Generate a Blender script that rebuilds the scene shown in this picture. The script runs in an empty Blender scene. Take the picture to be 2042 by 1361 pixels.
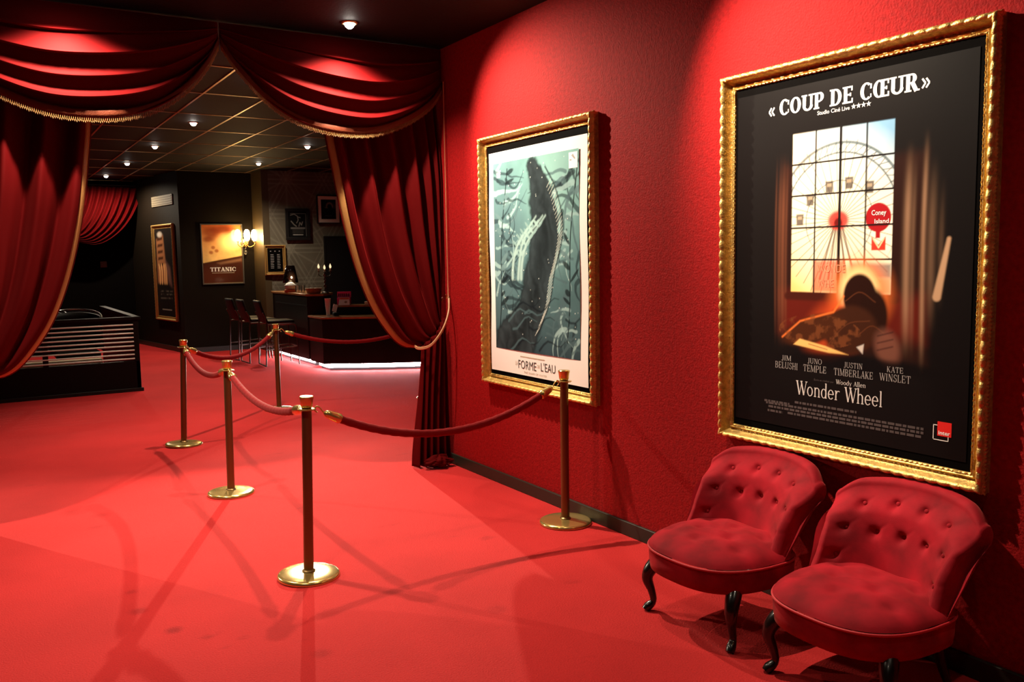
import bpy, math, random
import numpy as np
from mathutils import Vector, Matrix
random.seed(7); RNG = np.random.default_rng(7)
SC = bpy.context.scene
COL = SC.collection
PI = math.pi
R = math.radians

# ------------------------------------------------------------------ camera
F_PX = 1730.0
yaw, pitch, roll = R(31.774), R(-5.611), R(-0.9401)
Fw = Vector((math.sin(yaw)*math.cos(pitch), math.cos(yaw)*math.cos(pitch), math.sin(pitch)))
r0 = Vector((math.cos(yaw), -math.sin(yaw), 0)); u0 = r0.cross(Fw)
rr = r0*math.cos(roll)+u0*math.sin(roll); uu = u0*math.cos(roll)-r0*math.sin(roll)
cd = bpy.data.cameras.new('camera'); cam = bpy.data.objects.new('camera', cd); COL.objects.link(cam)
cd.sensor_width = 36.0; cd.lens = F_PX/2042*36.0; cd.clip_end = 200
cam.matrix_world = Matrix(((rr.x, uu.x, -Fw.x, -3.2), (rr.y, uu.y, -Fw.y, 0.0), (rr.z, uu.z, -Fw.z, 1.657), (0, 0, 0, 1)))
SC.camera = cam

# ------------------------------------------------------------------ world, exposure
w = bpy.data.worlds.new('world'); SC.world = w; w.use_nodes = True
w.node_tree.nodes['Background'].inputs[0].default_value = (0.01, 0.005, 0.004, 1)
w.node_tree.nodes['Background'].inputs[1].default_value = 0.0
SC.view_settings.view_transform = 'Standard'; SC.view_settings.look = 'None'
SC.view_settings.gamma = 1.0; SC.view_settings.use_curve_mapping = False
SC.view_settings.exposure = 0.0

CEIL = 3.26
WARM = (1.0, 0.83, 0.62)
# x, y, watts, cone (deg), blend : recessed halogen downlights on the ceiling raster, plus one added fill lamp
DOWNLIGHTS = [
    (-0.90, 5.75, 360, 132, 1.0, 'recessed ceiling downlight just in front of the draped red swags', None),
    (-2.65, 5.75, 380, 132, 1.0, 'recessed ceiling downlight in front of the far left drape', None),
    (-0.90, 3.35, 40, 110, 1.0, 'recessed ceiling downlight above the two slipper chairs', None),
    (-2.65, 3.35, 150, 96, 1.0, 'recessed ceiling downlight above the open front carpet', None),
    (-0.90, 0.95, 32, 116, 1.0, 'recessed ceiling downlight nearest the front end of the hall', None),
    (-2.65, 0.95, 190, 80, 1.0, 'recessed ceiling downlight overhead at the front left', None),
    (-0.88, 8.10, 330, 110, 0.9, 'recessed ceiling downlight first behind the draped swags', None),
    (-2.70, 8.10, 230, 104, 0.9, 'added unseen downlight behind the left-hand swag, brightening the lobby carpet', None),  # unseen lamp, added to brighten the carpet on the lobby's left
    (-0.90, 10.65, 230, 100, 0.9, 'largest glowing downlight in the row on the tiled lobby ceiling', None),
    (-0.92, 13.02, 110, 96, 0.9, 'second downlight of the row running back along the tiled ceiling', None),
    (-0.94, 15.41, 30, 90, 0.9, 'third downlight of the row running back along the tiled ceiling', None),
    (-0.97, 17.75, 230, 172, 0.6, 'farthest downlight of the row, above the far gathered red curtain', None),
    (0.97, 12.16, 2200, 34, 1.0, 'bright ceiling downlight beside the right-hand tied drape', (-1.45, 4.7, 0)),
    (0.97, 9.76, 60, 110, 0.9, 'ceiling downlight hidden behind the right-hand swag', None),
    (0.96, 14.60, 190, 140, 0.8, 'small ceiling downlight in front of the grey patterned wall', None),
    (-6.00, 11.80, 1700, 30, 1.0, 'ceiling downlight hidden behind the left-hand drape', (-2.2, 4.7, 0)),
]
# picture beams thrown by the two front downlights on to the framed posters: from, to, watts, cone, blend
BEAMS = [((-0.90, 5.75, 3.18), (0.0, 4.74, 2.20), 490, 84, 1.0),
         ((-0.90, 3.35, 3.18), (0.0, 2.40, 2.00), 560, 84, 1.0)]

def spot(name, loc, to, watts, cone, blend, color=WARM, radius=0.03, parent=None):
    l = bpy.data.lights.new(name, 'SPOT'); l.energy = watts; l.spot_size = R(cone); l.spot_blend = blend
    l.color = color; l.shadow_soft_size = radius
    o = bpy.data.objects.new(name, l); COL.objects.link(o); o.location = loc
    d = (Vector(to)-Vector(loc)); o.rotation_euler = d.to_track_quat('-Z', 'Y').to_euler()
    return o
for (x, y, wt, cone, bl, lab, aim) in DOWNLIGHTS:
    spot('downlight_beam', (x, y, CEIL-0.075), aim or (x, y, 0), wt, cone, bl)
for a, b, wt, cone, bl in BEAMS:
    spot('poster_beam', a, b, wt, cone, bl, radius=0.02)
def point(name, loc, watts, color, radius):
    l = bpy.data.lights.new(name, 'POINT'); l.energy = watts; l.color = color; l.shadow_soft_size = radius
    o = bpy.data.objects.new(name, l); COL.objects.link(o); o.location = loc; return o
point('sconce_glow', (1.12, 16.02, 2.05), 22, (1.0, 0.66, 0.28), 0.06)
point('table_lamp_glow', (1.26, 14.0, 1.36), 2.2, (1.0, 0.72, 0.4), 0.03)

# ------------------------------------------------------------------ materials
def mat(name, color, rough=0.5, metal=0.0, sheen=0.0, sheen_tint=None, coat=0.0, emit=None, estr=0.0, spec=0.5, bump=None, vary=None, trans=0.0, sheen_rough=0.3, attr=None):
    m = bpy.data.materials.new(name); m.use_nodes = True
    nt = m.node_tree; b = nt.nodes['Principled BSDF']; I = b.inputs
    I['Base Color'].default_value = (*color, 1); I['Roughness'].default_value = rough; I['Metallic'].default_value = metal
    I['Specular IOR Level'].default_value = spec
    if sheen:
        I['Sheen Weight'].default_value = sheen; I['Sheen Roughness'].default_value = sheen_rough
        I['Sheen Tint'].default_value = (*(sheen_tint or color), 1)
    if coat: I['Coat Weight'].default_value = coat; I['Coat Roughness'].default_value = 0.08
    if trans: I['Transmission Weight'].default_value = trans
    if emit: I['Emission Color'].default_value = (*emit, 1); I['Emission Strength'].default_value = estr
    tc = None
    def texco():
        nonlocal tc
        if tc is None: tc = nt.nodes.new('ShaderNodeTexCoord')
        return tc.outputs['Object']
    if attr:
        a = nt.nodes.new('ShaderNodeAttribute'); a.attribute_name = attr
        nt.links.new(a.outputs['Color'], I['Base Color'])
    if vary:   # (scale, amount, detail)  colour wear
        n = nt.nodes.new('ShaderNodeTexNoise'); n.inputs['Scale'].default_value = vary[0]; n.inputs['Detail'].default_value = vary[2]
        nt.links.new(texco(), n.inputs['Vector'])
        cr = nt.nodes.new('ShaderNodeValToRGB')
        lo = tuple(c*(1-vary[1]) for c in color); hi = tuple(min(1, c*(1+vary[1])) for c in color)
        cr.color_ramp.elements[0].position = 0.3; cr.color_ramp.elements[1].position = 0.7
        cr.color_ramp.elements[0].color = (*lo, 1); cr.color_ramp.elements[1].color = (*hi, 1)
        nt.links.new(n.outputs['Fac'], cr.inputs['Fac']); nt.links.new(cr.outputs['Color'], I['Base Color'])
    if bump:   # list of (scale, strength, distance, detail)
        prev = None
        for sc, st, di, de in bump:
            n = nt.nodes.new('ShaderNodeTexNoise'); n.inputs['Scale'].default_value = sc; n.inputs['Detail'].default_value = de
            nt.links.new(texco(), n.inputs['Vector'])
            bp = nt.nodes.new('ShaderNodeBump'); bp.inputs['Strength'].default_value = st; bp.inputs['Distance'].default_value = di
            nt.links.new(n.outputs['Fac'], bp.inputs['Height'])
            if prev is not None: nt.links.new(prev, bp.inputs['Normal'])
            prev = bp.outputs['Normal']
        nt.links.new(prev, I['Normal'])
    return m

VELVET_RED = (0.072, 0.0009, 0.0013)
M = {
 'stucco': mat('red_stucco', (0.25, 0.0042, 0.0052), 0.75, spec=0.10, bump=[(95, 0.55, 0.007, 6), (30, 0.25, 0.008, 3)], vary=(45, 0.18, 6)),
 'velvet': mat('curtain_velvet', VELVET_RED, 0.75, sheen=0.12, sheen_tint=(0.9, 0.05, 0.05), spec=0.05, sheen_rough=0.3, bump=[(300, 0.12, 0.002, 2)]),
 'velvet_chair': mat('chair_velvet', (0.27, 0.0036, 0.011), 0.8, sheen=0.16, sheen_tint=(1.0, 0.25, 0.2), spec=0.15, sheen_rough=0.4, vary=(8, 0.38, 6), bump=[(260, 0.15, 0.002, 2)]),
 'velvet_rope': mat('rope_velvet', (0.19, 0.0035, 0.005), 0.8, sheen=0.12, sheen_tint=(1.0, 0.2, 0.18), spec=0.12, bump=[(90, 0.5, 0.004, 3)]),
 'piping': mat('chair_piping', (0.5, 0.01, 0.02), 0.6, sheen=0.5, sheen_tint=(1, .4, .35)),
 'lining': mat('gold_lining', (0.30, 0.145, 0.04), 0.5, bump=[(160, 0.4, 0.003, 3)]),
 'fringe': mat('bullion_fringe', (0.28, 0.14, 0.04), 0.5, bump=[(200, 0.5, 0.004, 2)]),
 'gimp': mat('braid_gimp', (0.11, 0.022, 0.008), 0.6, spec=0.15, bump=[(150, 0.6, 0.004, 3)]),
 'cord': mat('silk_cord', (0.42, 0.20, 0.10), 0.4, sheen=0.3),
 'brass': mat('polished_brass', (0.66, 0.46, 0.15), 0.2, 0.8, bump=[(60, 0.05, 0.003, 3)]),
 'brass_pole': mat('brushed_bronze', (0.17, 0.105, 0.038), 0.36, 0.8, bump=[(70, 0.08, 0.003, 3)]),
 'gilt': mat('gilded_plaster', (0.66, 0.43, 0.13), 0.38, 0.72, bump=[(150, 0.7, 0.004, 4)], vary=(40, 0.3, 5)),
 'gilt_dim': mat('old_gilt', (0.55, 0.33, 0.10), 0.42, 0.7, bump=[(90, 0.4, 0.004, 3)]),
 'black': mat('black_paint', (0.006, 0.005, 0.005), 0.5, spec=0.3),
 'black_gloss': mat('black_lacquer', (0.008, 0.004, 0.003), 0.12, coat=0.6),
 'panel_black': mat('black_panel', (0.004, 0.0025, 0.002), 0.55, spec=0.12),
 'black_board': mat('black_backing', (0.002, 0.0016, 0.0016), 0.8, spec=0.02),
 'baseboard': mat('black_skirting', (0.018, 0.015, 0.010), 0.45, spec=0.4),
 'ceiling': mat('black_ceiling_paint', (0.006, 0.0045, 0.004), 0.7, spec=0.2, bump=[(60, 0.3, 0.006, 3)]),
 'tbar': mat('brass_tbar', (0.55, 0.36, 0.16), 0.35, 0.7),
 'darkwall': mat('dark_brown_wall', (0.0068, 0.0042, 0.0022), 0.65, spec=0.08, bump=[(25, 0.2, 0.006, 3)]),
 'farwall': mat('far_black_wall', (0.0024, 0.0018, 0.0015), 0.7, spec=0.02),
 'pillar': mat('olive_pillar', (0.06, 0.04, 0.016), 0.5),
 'wood': mat('walnut_top', (0.30, 0.12, 0.035), 0.32, coat=0.3, bump=[(14, 0.2, 0.004, 6)], vary=(12, 0.3, 5)),
 'barface': mat('dark_bar_front', (0.006, 0.0036, 0.0026), 0.5, spec=0.15, vary=(5, 0.3, 3)),
 'chrome': mat('chrome_steel', (0.075, 0.058, 0.048), 0.4, 0.8),
 'bright_chrome': mat('bright_chrome', (0.6, 0.57, 0.52), 0.2, 1.0),
 'steel': mat('slat_aluminium', (0.62, 0.60, 0.52), 0.45, 0.1),
 'leather': mat('black_leather', (0.007, 0.005, 0.005), 0.5, spec=0.15, bump=[(80, 0.25, 0.003, 3)]),
 'ebony': mat('ebonised_wood', (0.006, 0.0035, 0.003), 0.28, coat=0.3),
 'paper': mat('white_paper', (0.82, 0.80, 0.76), 0.5, coat=0.25),
 'cream': mat('cream_card', (0.75, 0.62, 0.42), 0.6),
 'beige': mat('beige_panel', (0.15, 0.12, 0.075), 0.55),
 'matboard': mat('white_matboard', (0.72, 0.62, 0.55), 0.6),
 'magenta': mat('magenta_card', (0.62, 0.02, 0.16), 0.45),
 'orange': mat('orange_card', (0.65, 0.08, 0.02), 0.45),
 'white': mat('white_plastic', (0.75, 0.72, 0.68), 0.35),
 'glass': mat('clear_glass', (0.95, 0.93, 0.88), 0.03, trans=0.95),
 'wicker': mat('brown_wicker', (0.30, 0.13, 0.04), 0.6, bump=[(50, 0.8, 0.01, 2)]),
 'print': mat('printed_sheet', (0.1, 0.1, 0.1), 0.45, spec=0.05, coat=0.04, attr='Col'),
 'ink_white': mat('white_ink', (0.86, 0.85, 0.82), 0.5),
 'ink_grey': mat('grey_ink', (0.30, 0.28, 0.27), 0.5),
 'ink_silver': mat('silver_ink', (0.60, 0.57, 0.55), 0.5),
 'ink_dim': mat('dim_ink', (0.06, 0.05, 0.05), 0.5),
 'ink_dark': mat('dark_ink', (0.05, 0.05, 0.045), 0.5),
 'ink_fade': mat('faded_ink', (0.45, 0.38, 0.28), 0.5),
 'ink_red': mat('red_ink', (0.70, 0.015, 0.012), 0.45),
 'ink_tan': mat('tan_ink', (0.30, 0.20, 0.12), 0.5),
 'lamp': mat('halogen_bulb', (1, 1, 1), 0.3, emit=(1.0, 0.93, 0.82), estr=40),
 'bulb_warm': mat('candle_bulb', (1, 0.9, 0.7), 0.3, emit=(1.0, 0.70, 0.30), estr=26),
 'bulb_pale': mat('pale_candle_bulb', (1, 0.9, 0.7), 0.3, emit=(1.0, 0.80, 0.45), estr=1.1),
 'led': mat('white_led_strip', (1, 1, 1), 0.4, emit=(1.0, 0.86, 0.90), estr=70),
 'wallpaper': mat('grey_wallpaper', (0.1, 0.1, 0.1), 0.55, attr='Col', spec=0.3),
 'pewter': mat('aged_pewter', (0.10, 0.09, 0.075), 0.45, 0.5),
}
# red carpet: pile bump, large soft tread wear and a few stains of their own shape
def carpet_material():
    m = bpy.data.materials.new('red_carpet'); m.use_nodes = True
    nt = m.node_tree; N = nt.nodes; L = nt.links; b = N['Principled BSDF']
    b.inputs['Roughness'].default_value = 0.9; b.inputs['Specular IOR Level'].default_value = 0.1
    b.inputs['Sheen Weight'].default_value = 0.15; b.inputs['Sheen Tint'].default_value = (1, 0.15, 0.13, 1)
    tc = N.new('ShaderNodeTexCoord')
    def noise(scale, detail, lo, hi, c0, c1, stretch=None):
        n = N.new('ShaderNodeTexNoise'); n.inputs['Scale'].default_value = scale; n.inputs['Detail'].default_value = detail
        if stretch:
            mp = N.new('ShaderNodeMapping'); mp.inputs['Scale'].default_value = stretch; L.new(tc.outputs['Object'], mp.inputs['Vector']); L.new(mp.outputs['Vector'], n.inputs['Vector'])
        else: L.new(tc.outputs['Object'], n.inputs['Vector'])
        cr = N.new('ShaderNodeValToRGB'); e = cr.color_ramp.elements
        e[0].position = lo; e[1].position = hi; e[0].color = (c0, c0, c0, 1); e[1].color = (c1, c1, c1, 1)
        L.new(n.outputs['Fac'], cr.inputs['Fac']); return cr.outputs['Color'], n
    def mul(a, c):
        mx = N.new('ShaderNodeMix'); mx.data_type = 'RGBA'; mx.blend_type = 'MULTIPLY'; mx.inputs['Factor'].default_value = 1
        L.new(a, mx.inputs['A'])
        if hasattr(c, 'is_output'): L.new(c, mx.inputs['B'])
        else: mx.inputs['B'].default_value = c
        return mx.outputs['Result']
    base = N.new('ShaderNodeRGB'); base.outputs[0].default_value = (0.50, 0.0235, 0.0245, 1)
    a, _ = noise(1.3, 4, 0.35, 0.65, 0.90, 1.06)
    s, _ = noise(3.2, 5, 0.66, 0.74, 1.0, 0.80, (1, 2.2, 1))
    p, pn = noise(160, 3, 0.3, 0.7, 0.86, 1.08)
    c = mul(mul(mul(base.outputs[0], a), s), p)
    for (sx, sy, sr, sd) in ((-2.53, 4.02, .045, .62), (-2.63, 4.34, .05, .74), (-2.62, 4.62, .035, .78), (-2.05, 3.42, .05, .80), (-2.42, 3.86, .03, .8), (-2.72, 6.35, .09, .82), (-2.58, 6.18, .07, .80), (-1.2, 3.4, .06, .85)):
        vd = N.new('ShaderNodeVectorMath'); vd.operation = 'DISTANCE'; L.new(tc.outputs['Object'], vd.inputs[0]); vd.inputs[1].default_value = (sx, sy, 0)
        ad = N.new('ShaderNodeMath'); ad.operation = 'MULTIPLY_ADD'; L.new(pn.outputs['Fac'], ad.inputs[0]); ad.inputs[1].default_value = .05; L.new(vd.outputs['Value'], ad.inputs[2])
        mr = N.new('ShaderNodeMapRange'); mr.inputs['From Min'].default_value = sr*.5+.02; mr.inputs['From Max'].default_value = sr+.03; mr.inputs['To Min'].default_value = sd; mr.inputs['To Max'].default_value = 1
        L.new(ad.outputs[0], mr.inputs['Value']); cc = N.new('ShaderNodeCombineColor')
        for q in range(3): L.new(mr.outputs['Result'], cc.inputs[q])
        c = mul(c, cc.outputs['Color'])
    L.new(c, b.inputs['Base Color'])
    n2 = N.new('ShaderNodeTexNoise'); n2.inputs['Scale'].default_value = 120; n2.inputs['Detail'].default_value = 4; L.new(tc.outputs['Object'], n2.inputs['Vector'])
    bp = N.new('ShaderNodeBump'); bp.inputs['Strength'].default_value = 0.5; bp.inputs['Distance'].default_value = 0.008
    L.new(n2.outputs['Fac'], bp.inputs['Height']); L.new(bp.outputs['Normal'], b.inputs['Normal'])
    return m
M['carpet'] = carpet_material()

# ------------------------------------------------------------------ mesh helpers
class MB:
    def __init__(s): s.v = []; s.f = []
    def add(s, vs, fs):
        k = len(s.v); s.v.extend([tuple(map(float, p)) for p in vs]); s.f.extend([tuple(i+k for i in f) for f in fs]); return s
    def box(s, x0, x1, y0, y1, z0, z1):
        return s.add([(x0, y0, z0), (x1, y0, z0), (x1, y1, z0), (x0, y1, z0), (x0, y0, z1), (x1, y0, z1), (x1, y1, z1), (x0, y1, z1)],
                     [(3, 2, 1, 0), (4, 5, 6, 7), (0, 1, 5, 4), (1, 2, 6, 5), (2, 3, 7, 6), (3, 0, 4, 7)])
    def grid(s, P, cu=False, cv=False, flip=False):
        nu, nv = len(P), len(P[0]); vs = [p for row in P for p in row]; fs = []
        for i in range(nu if cu else nu-1):
            for j in range(nv if cv else nv-1):
                a, b_, c, d = i*nv+j, ((i+1) % nu)*nv+j, ((i+1) % nu)*nv+(j+1) % nv, i*nv+(j+1) % nv
                fs.append((a, d, c, b_) if flip else (a, b_, c, d))
        return s.add(vs, fs)
    def lathe(s, prof, c=(0, 0, 0), n=40, axis='z'):
        P = []
        for k in range(n):
            a = 2*PI*k/n; ca, sa = math.cos(a), math.sin(a)
            if axis == 'z': P.append([(c[0]+r*ca, c[1]+r*sa, c[2]+z) for r, z in prof])
            elif axis == 'y': P.append([(c[0]+r*ca, c[1]-z, c[2]+r*sa) for r, z in prof])
            else: P.append([(c[0]+z, c[1]+r*ca, c[2]+r*sa) for r, z in prof])
        return s.grid(P, cu=True)
    def tube(s, pts, r, n=10, closed=False, caps=True):
        pts = [Vector(p) for p in pts]; m = len(pts)
        rad = r if hasattr(r, '__len__') else [r]*m
        T = []
        for i in range(m):
            if closed: t = pts[(i+1) % m]-pts[i-1]
            else: t = pts[min(i+1, m-1)]-pts[max(i-1, 0)]
            T.append(t.normalized())
        ref = Vector((0, 0, 1)) if abs(T[0].z) < 0.9 else Vector((1, 0, 0))
        nrm = (ref-T[0]*ref.dot(T[0])).normalized(); P = []
        for i in range(m):
            nrm = (nrm-T[i]*nrm.dot(T[i])).normalized(); bn = T[i].cross(nrm)
            P.append([tuple(pts[i]+(nrm*math.cos(2*PI*k/n)+bn*math.sin(2*PI*k/n))*rad[i]) for k in range(n)])
        k0 = len(s.v); s.grid(P, cu=closed, cv=True)
        if caps and not closed:
            s.f.append(tuple(k0+k for k in range(n))[::-1]); s.f.append(tuple(k0+(m-1)*n+k for k in range(n)))
        return s
    def prism(s, out, z0, z1):
        n = len(out); s.add([(x, y, z0) for x, y in out]+[(x, y, z1) for x, y in out],
              [tuple(range(n))[::-1], tuple(range(n, 2*n))]+[(i, (i+1) % n, (i+1) % n+n, i+n) for i in range(n)]); return s
    def ball(s, c, r, n=12, sq=(1, 1, 1)):
        P = []
        for i in range(n):
            a = 2*PI*i/n
            P.append([(c[0]+sq[0]*r*math.cos(a)*math.sin(t), c[1]+sq[1]*r*math.sin(a)*math.sin(t), c[2]-sq[2]*r*math.cos(t)) for t in np.linspace(0.02, PI-0.02, max(6, n//2+1))])
        return s.grid(P, cu=True)

def obj(name, mb, m, parent=None, bevel=0, smooth=35, solid=0, sub=0, loc=None, off=0.0):
    me = bpy.data.meshes.new(name)
    if isinstance(mb, MB): me.from_pydata(mb.v, [], mb.f)
    else: me.from_pydata(*mb)
    me.update(); me.materials.append(m)
    o = bpy.data.objects.new(name, me); COL.objects.link(o)
    if parent: o.parent = parent
    if loc is not None: o.location = loc
    for p in me.polygons: p.use_smooth = smooth is not None
    if smooth is not None and smooth < 180: me.set_sharp_from_angle(angle=R(smooth))
    if solid: md = o.modifiers.new('solid', 'SOLIDIFY'); md.thickness = solid; md.offset = off
    if sub: md = o.modifiers.new('sub', 'SUBSURF'); md.levels = sub; md.render_levels = sub
    if bevel:
        md = o.modifiers.new('bevel', 'BEVEL'); md.width = bevel; md.segments = 2; md.limit_method = 'ANGLE'; md.angle_limit = R(40)
    return o
def tag(o, label, cat, group=None):
    o['label'] = label; o['category'] = cat
    if group: o['group'] = group
    return o
def thing(name, label, cat, loc=(0, 0, 0), rz=0.0, group=None):
    o = bpy.data.objects.new(name, None); COL.objects.link(o); o.location = loc; o.rotation_euler = (0, 0, rz)
    o.empty_display_size = 0.1
    return tag(o, label, cat, group)
def struct(name, mb, m, parent=None, **k):
    o = obj(name, mb, m, parent, **k)
    if not parent: o['kind'] = 'structure'
    return o
def dup(root, loc, rz=None, label=None, group=None):
    r = root.copy(); COL.objects.link(r); r.location = loc
    if rz is not None: r.rotation_euler = (0, 0, rz)
    if label: r['label'] = label
    if group: r['group'] = group
    for ch in list(root.children):
        c = ch.copy(); COL.objects.link(c); c.parent = r
        for g in list(ch.children):
            d = g.copy(); COL.objects.link(d); d.parent = c
    return r
def resample(pts, n):
    pts = np.array(pts, float)
    # smooth Catmull-Rom then arclength resample
    P = np.vstack([2*pts[0]-pts[1], pts, 2*pts[-1]-pts[-2]]); out = []
    for i in range(1, len(P)-2):
        for t in np.linspace(0, 1, 16, endpoint=False):
            a, b, c, d = P[i-1], P[i], P[i+1], P[i+2]
            out.append(0.5*((2*b)+(-a+c)*t+(2*a-5*b+4*c-d)*t*t+(-a+3*b-3*c+d)*t**3))
    out.append(pts[-1]); out = np.array(out)
    L = np.concatenate([[0], np.cumsum(np.linalg.norm(np.diff(out, axis=0), axis=1))]); q = np.linspace(0, L[-1], n)
    return np.stack([np.interp(q, L, out[:, k]) for k in range(out.shape[1])], 1)

# ------------------------------------------------------------------ the setting
struct('floor', MB().add([(-9, -3, 0), (5, -3, 0), (5, 20, 0), (-9, 20, 0)], [(0, 1, 2, 3)]), M['carpet'])
struct('ceiling', MB().box(-9, 5, -3, 20, CEIL, CEIL+0.1), M['ceiling'])
struct('wall_right', MB().box(0, 0.16, -2.6, 6.30, 0, CEIL), M['stucco'])
struct('wall_lobby_return', MB().box(0.16, 4.4, 6.14, 6.30, 0, CEIL), M['darkwall'])
struct('wall_front_left', MB().box(-8.5, -3.36, 6.14, 6.30, 0, CEIL), M['stucco'])
struct('wall_left', MB().box(-8.66, -8.5, -2.6, 19.2, 0, CEIL), M['darkwall'])
struct('wall_behind', MB().box(-8.5, 0, -2.76, -2.6, 0, CEIL), M['stucco'])
struct('wall_far', MB().box(-8.5, 0.6, 19.05, 19.2, 0, CEIL), M['farwall'])
struct('wall_lobby_right', MB().box(4.24, 4.4, 6.3, 16.5, 0, CEIL), M['darkwall'])
struct('baseboard_right', MB().box(-0.018, 0, -2.6, 6.16, 0, 0.085), M['baseboard'], bevel=0.004)
# projecting lobby block: slanting side face, titled-poster face
struct('wall_lobby_block', MB().prism([(0, 16.35), (1.3, 16.35), (1.3, 19.05), (-0.396, 19.05)], 0, CEIL), M['darkwall'], smooth=None)
struct('baseboard_lobby', MB().prism([(-0.014, 16.336), (1.3, 16.336), (1.3, 16.35), (0, 16.35), (-0.396, 19.05), (-0.41, 19.05)], 0, 0.09), M['baseboard'], smooth=None)
struct('trim_pillar', MB().box(1.30, 1.42, 15.69, 16.35, 0, CEIL), M['pillar'])

def paint_mesh(name, W, H, step, fn, m, parent=None, off=(0, 0, 0), bow=None):
    """A rectangle of W x H metres (local x right, z up) whose vertices carry the printed colour fn(U, V)."""
    nu, nv = int(W/step)+1, int(H/step)+1
    U, V = np.meshgrid(np.linspace(-W/2, W/2, nu), np.linspace(0, H, nv), indexing='ij')
    C = np.clip(fn(U, V), 0, 1)
    Yb = bow(U, V) if bow is not None else np.zeros_like(U)
    co = np.stack([U+off[0], Yb+off[1], V+off[2]], -1).reshape(-1, 3)
    ii, jj = np.meshgrid(np.arange(nu-1), np.arange(nv-1), indexing='ij')
    a = (ii*nv+jj).ravel(); fs = np.stack([a, a+nv, a+nv+1, a+1], 1)
    me = bpy.data.meshes.new(name); me.from_pydata(co.tolist(), [], fs.tolist()); me.update()
    at = me.attributes.new('Col', 'FLOAT_COLOR', 'POINT')
    at.data.foreach_set('color', np.concatenate([C.reshape(-1, 3), np.ones((nu*nv, 1))], 1).astype(np.float32).ravel())
    me.materials.append(m)
    o = bpy.data.objects.new(name, me); COL.objects.link(o)
    if parent: o.parent = parent
    me.polygons.foreach_set('use_smooth', np.ones(len(me.polygons), bool))
    return o
def lin(r, g, b):
    f = lambda c: c/12.92 if c <= 0.04045 else ((c+0.055)/1.055)**2.4
    return np.array([f(r/255), f(g/255), f(b/255)])
def sst(a, b, x):
    t = np.clip((x-a)/(b-a), 0, 1); return t*t*(3-2*t)
def over(C, mask, col): return C*(1-mask[..., None])+np.asarray(col)*mask[..., None]
def segd(U, V, x0, y0, x1, y1):
    dx, dy = x1-x0, y1-y0; t = np.clip(((U-x0)*dx+(V-y0)*dy)/(dx*dx+dy*dy+1e-12), 0, 1)
    return np.hypot(U-x0-t*dx, V-y0-t*dy), t
def line(C, U, V, pts, w, col, soft=0.003, alpha=1.0, w1=None):
    n = len(pts)-1; m = np.zeros_like(U)
    for i in range(n):
        d, t = segd(U, V, *pts[i], *pts[i+1])
        ww = w if w1 is None else w+(w1-w)*(i+t)/n
        m = np.maximum(m, 1-sst(-soft, soft, d-ww/2))
    return over(C, m*alpha, col)
def strip(C, U, V, x, z0, z1, w, col, a):
    d = np.abs(U-x-0.004*np.sin(V*5)); m = np.exp(-(d/(w*.55))**2)*sst(z0-.05, z0+.22, V)*(1-sst(z1-.30, z1+.02, V)); return over(C, m*a, col)
def ell(C, U, V, cx, cy, rx, ry, col, soft=0.1, alpha=1.0, rot=0.0):
    c, s = math.cos(rot), math.sin(rot); x = (U-cx)*c+(V-cy)*s; y = -(U-cx)*s+(V-cy)*c
    d = np.hypot(x/rx, y/ry); return over(C, (1-sst(1-soft, 1+soft, d))*alpha, col)
def poly(C, U, V, pts, col, soft=0.004, alpha=1.0):
    ins = np.zeros(U.shape, bool); n = len(pts); dm = np.full(U.shape, 9.0)
    for i in range(n):
        (x0, y0), (x1, y1) = pts[i], pts[(i+1) % n]
        cr = ((y0 > V) != (y1 > V)) & (U < (x1-x0)*(V-y0)/((y1-y0) if y1 != y0 else 1e-9)+x0); ins ^= cr
        dm = np.minimum(dm, segd(U, V, x0, y0, x1, y1)[0])
    return over(C, sst(-soft, soft, np.where(ins, dm, -dm))*alpha, col)
def smooth_noise(U, V, scale, seed):
    g = np.random.default_rng(seed).random((64, 64)); x = U*scale+20; y = V*scale+20
    xi, yi = np.floor(x).astype(int), np.floor(y).astype(int); fx, fy = x-xi, y-yi; fx = fx*fx*(3-2*fx); fy = fy*fy*(3-2*fy)
    q = lambda a, b: g[a % 64, b % 64]
    return (q(xi, yi)*(1-fx)+q(xi+1, yi)*fx)*(1-fy)+(q(xi, yi+1)*(1-fx)+q(xi+1, yi+1)*fx)*fy
def fbm(U, V, scale, seed): return sum(smooth_noise(U, V, scale*2**k, seed+k)*0.5**k for k in range(4))/1.875

# patterned wallpaper wall behind the bar
def wallpaper(U, V):
    n = fbm(U, V, 3.0, 3)[..., None]
    C = np.ones(U.shape+(3,))*np.array([0.105, 0.092, 0.066])*(0.75+0.5*n)
    s = 0.62
    for k in range(3):
        a = PI/2+k*PI/3; d = U*math.cos(a)+V*math.sin(a)
        for off_, wd in ((0.0, 0.020), (0.075, 0.010), (-0.075, 0.010)):
            q = np.abs(((d+off_)/s+0.5) % 1-0.5)*s
            C = over(C, (1-sst(wd*0.5, wd, q))*0.45, (0.21, 0.19, 0.145))
    for k in range(3):
        a = k*PI/3; d = U*math.cos(a)+V*math.sin(a); q = np.abs((d/(s*1.732)+0.5) % 1-0.5)*s*1.732
        C = over(C, (1-sst(0.012, 0.022, q))*0.4, (0.20, 0.18, 0.135))
    return C
o = paint_mesh('wall_patterned', 2.82, CEIL, 0.012, wallpaper, M['wallpaper'], off=(2.83, 15.70, 0)); o['kind'] = 'structure'
o.modifiers.new('solid', 'SOLIDIFY').thickness = 0.03; o.modifiers['solid'].offset = -1
struct('wall_patterned_core', MB().box(1.42, 4.24, 15.74, 15.9, 0, CEIL), M['darkwall'])
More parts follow.
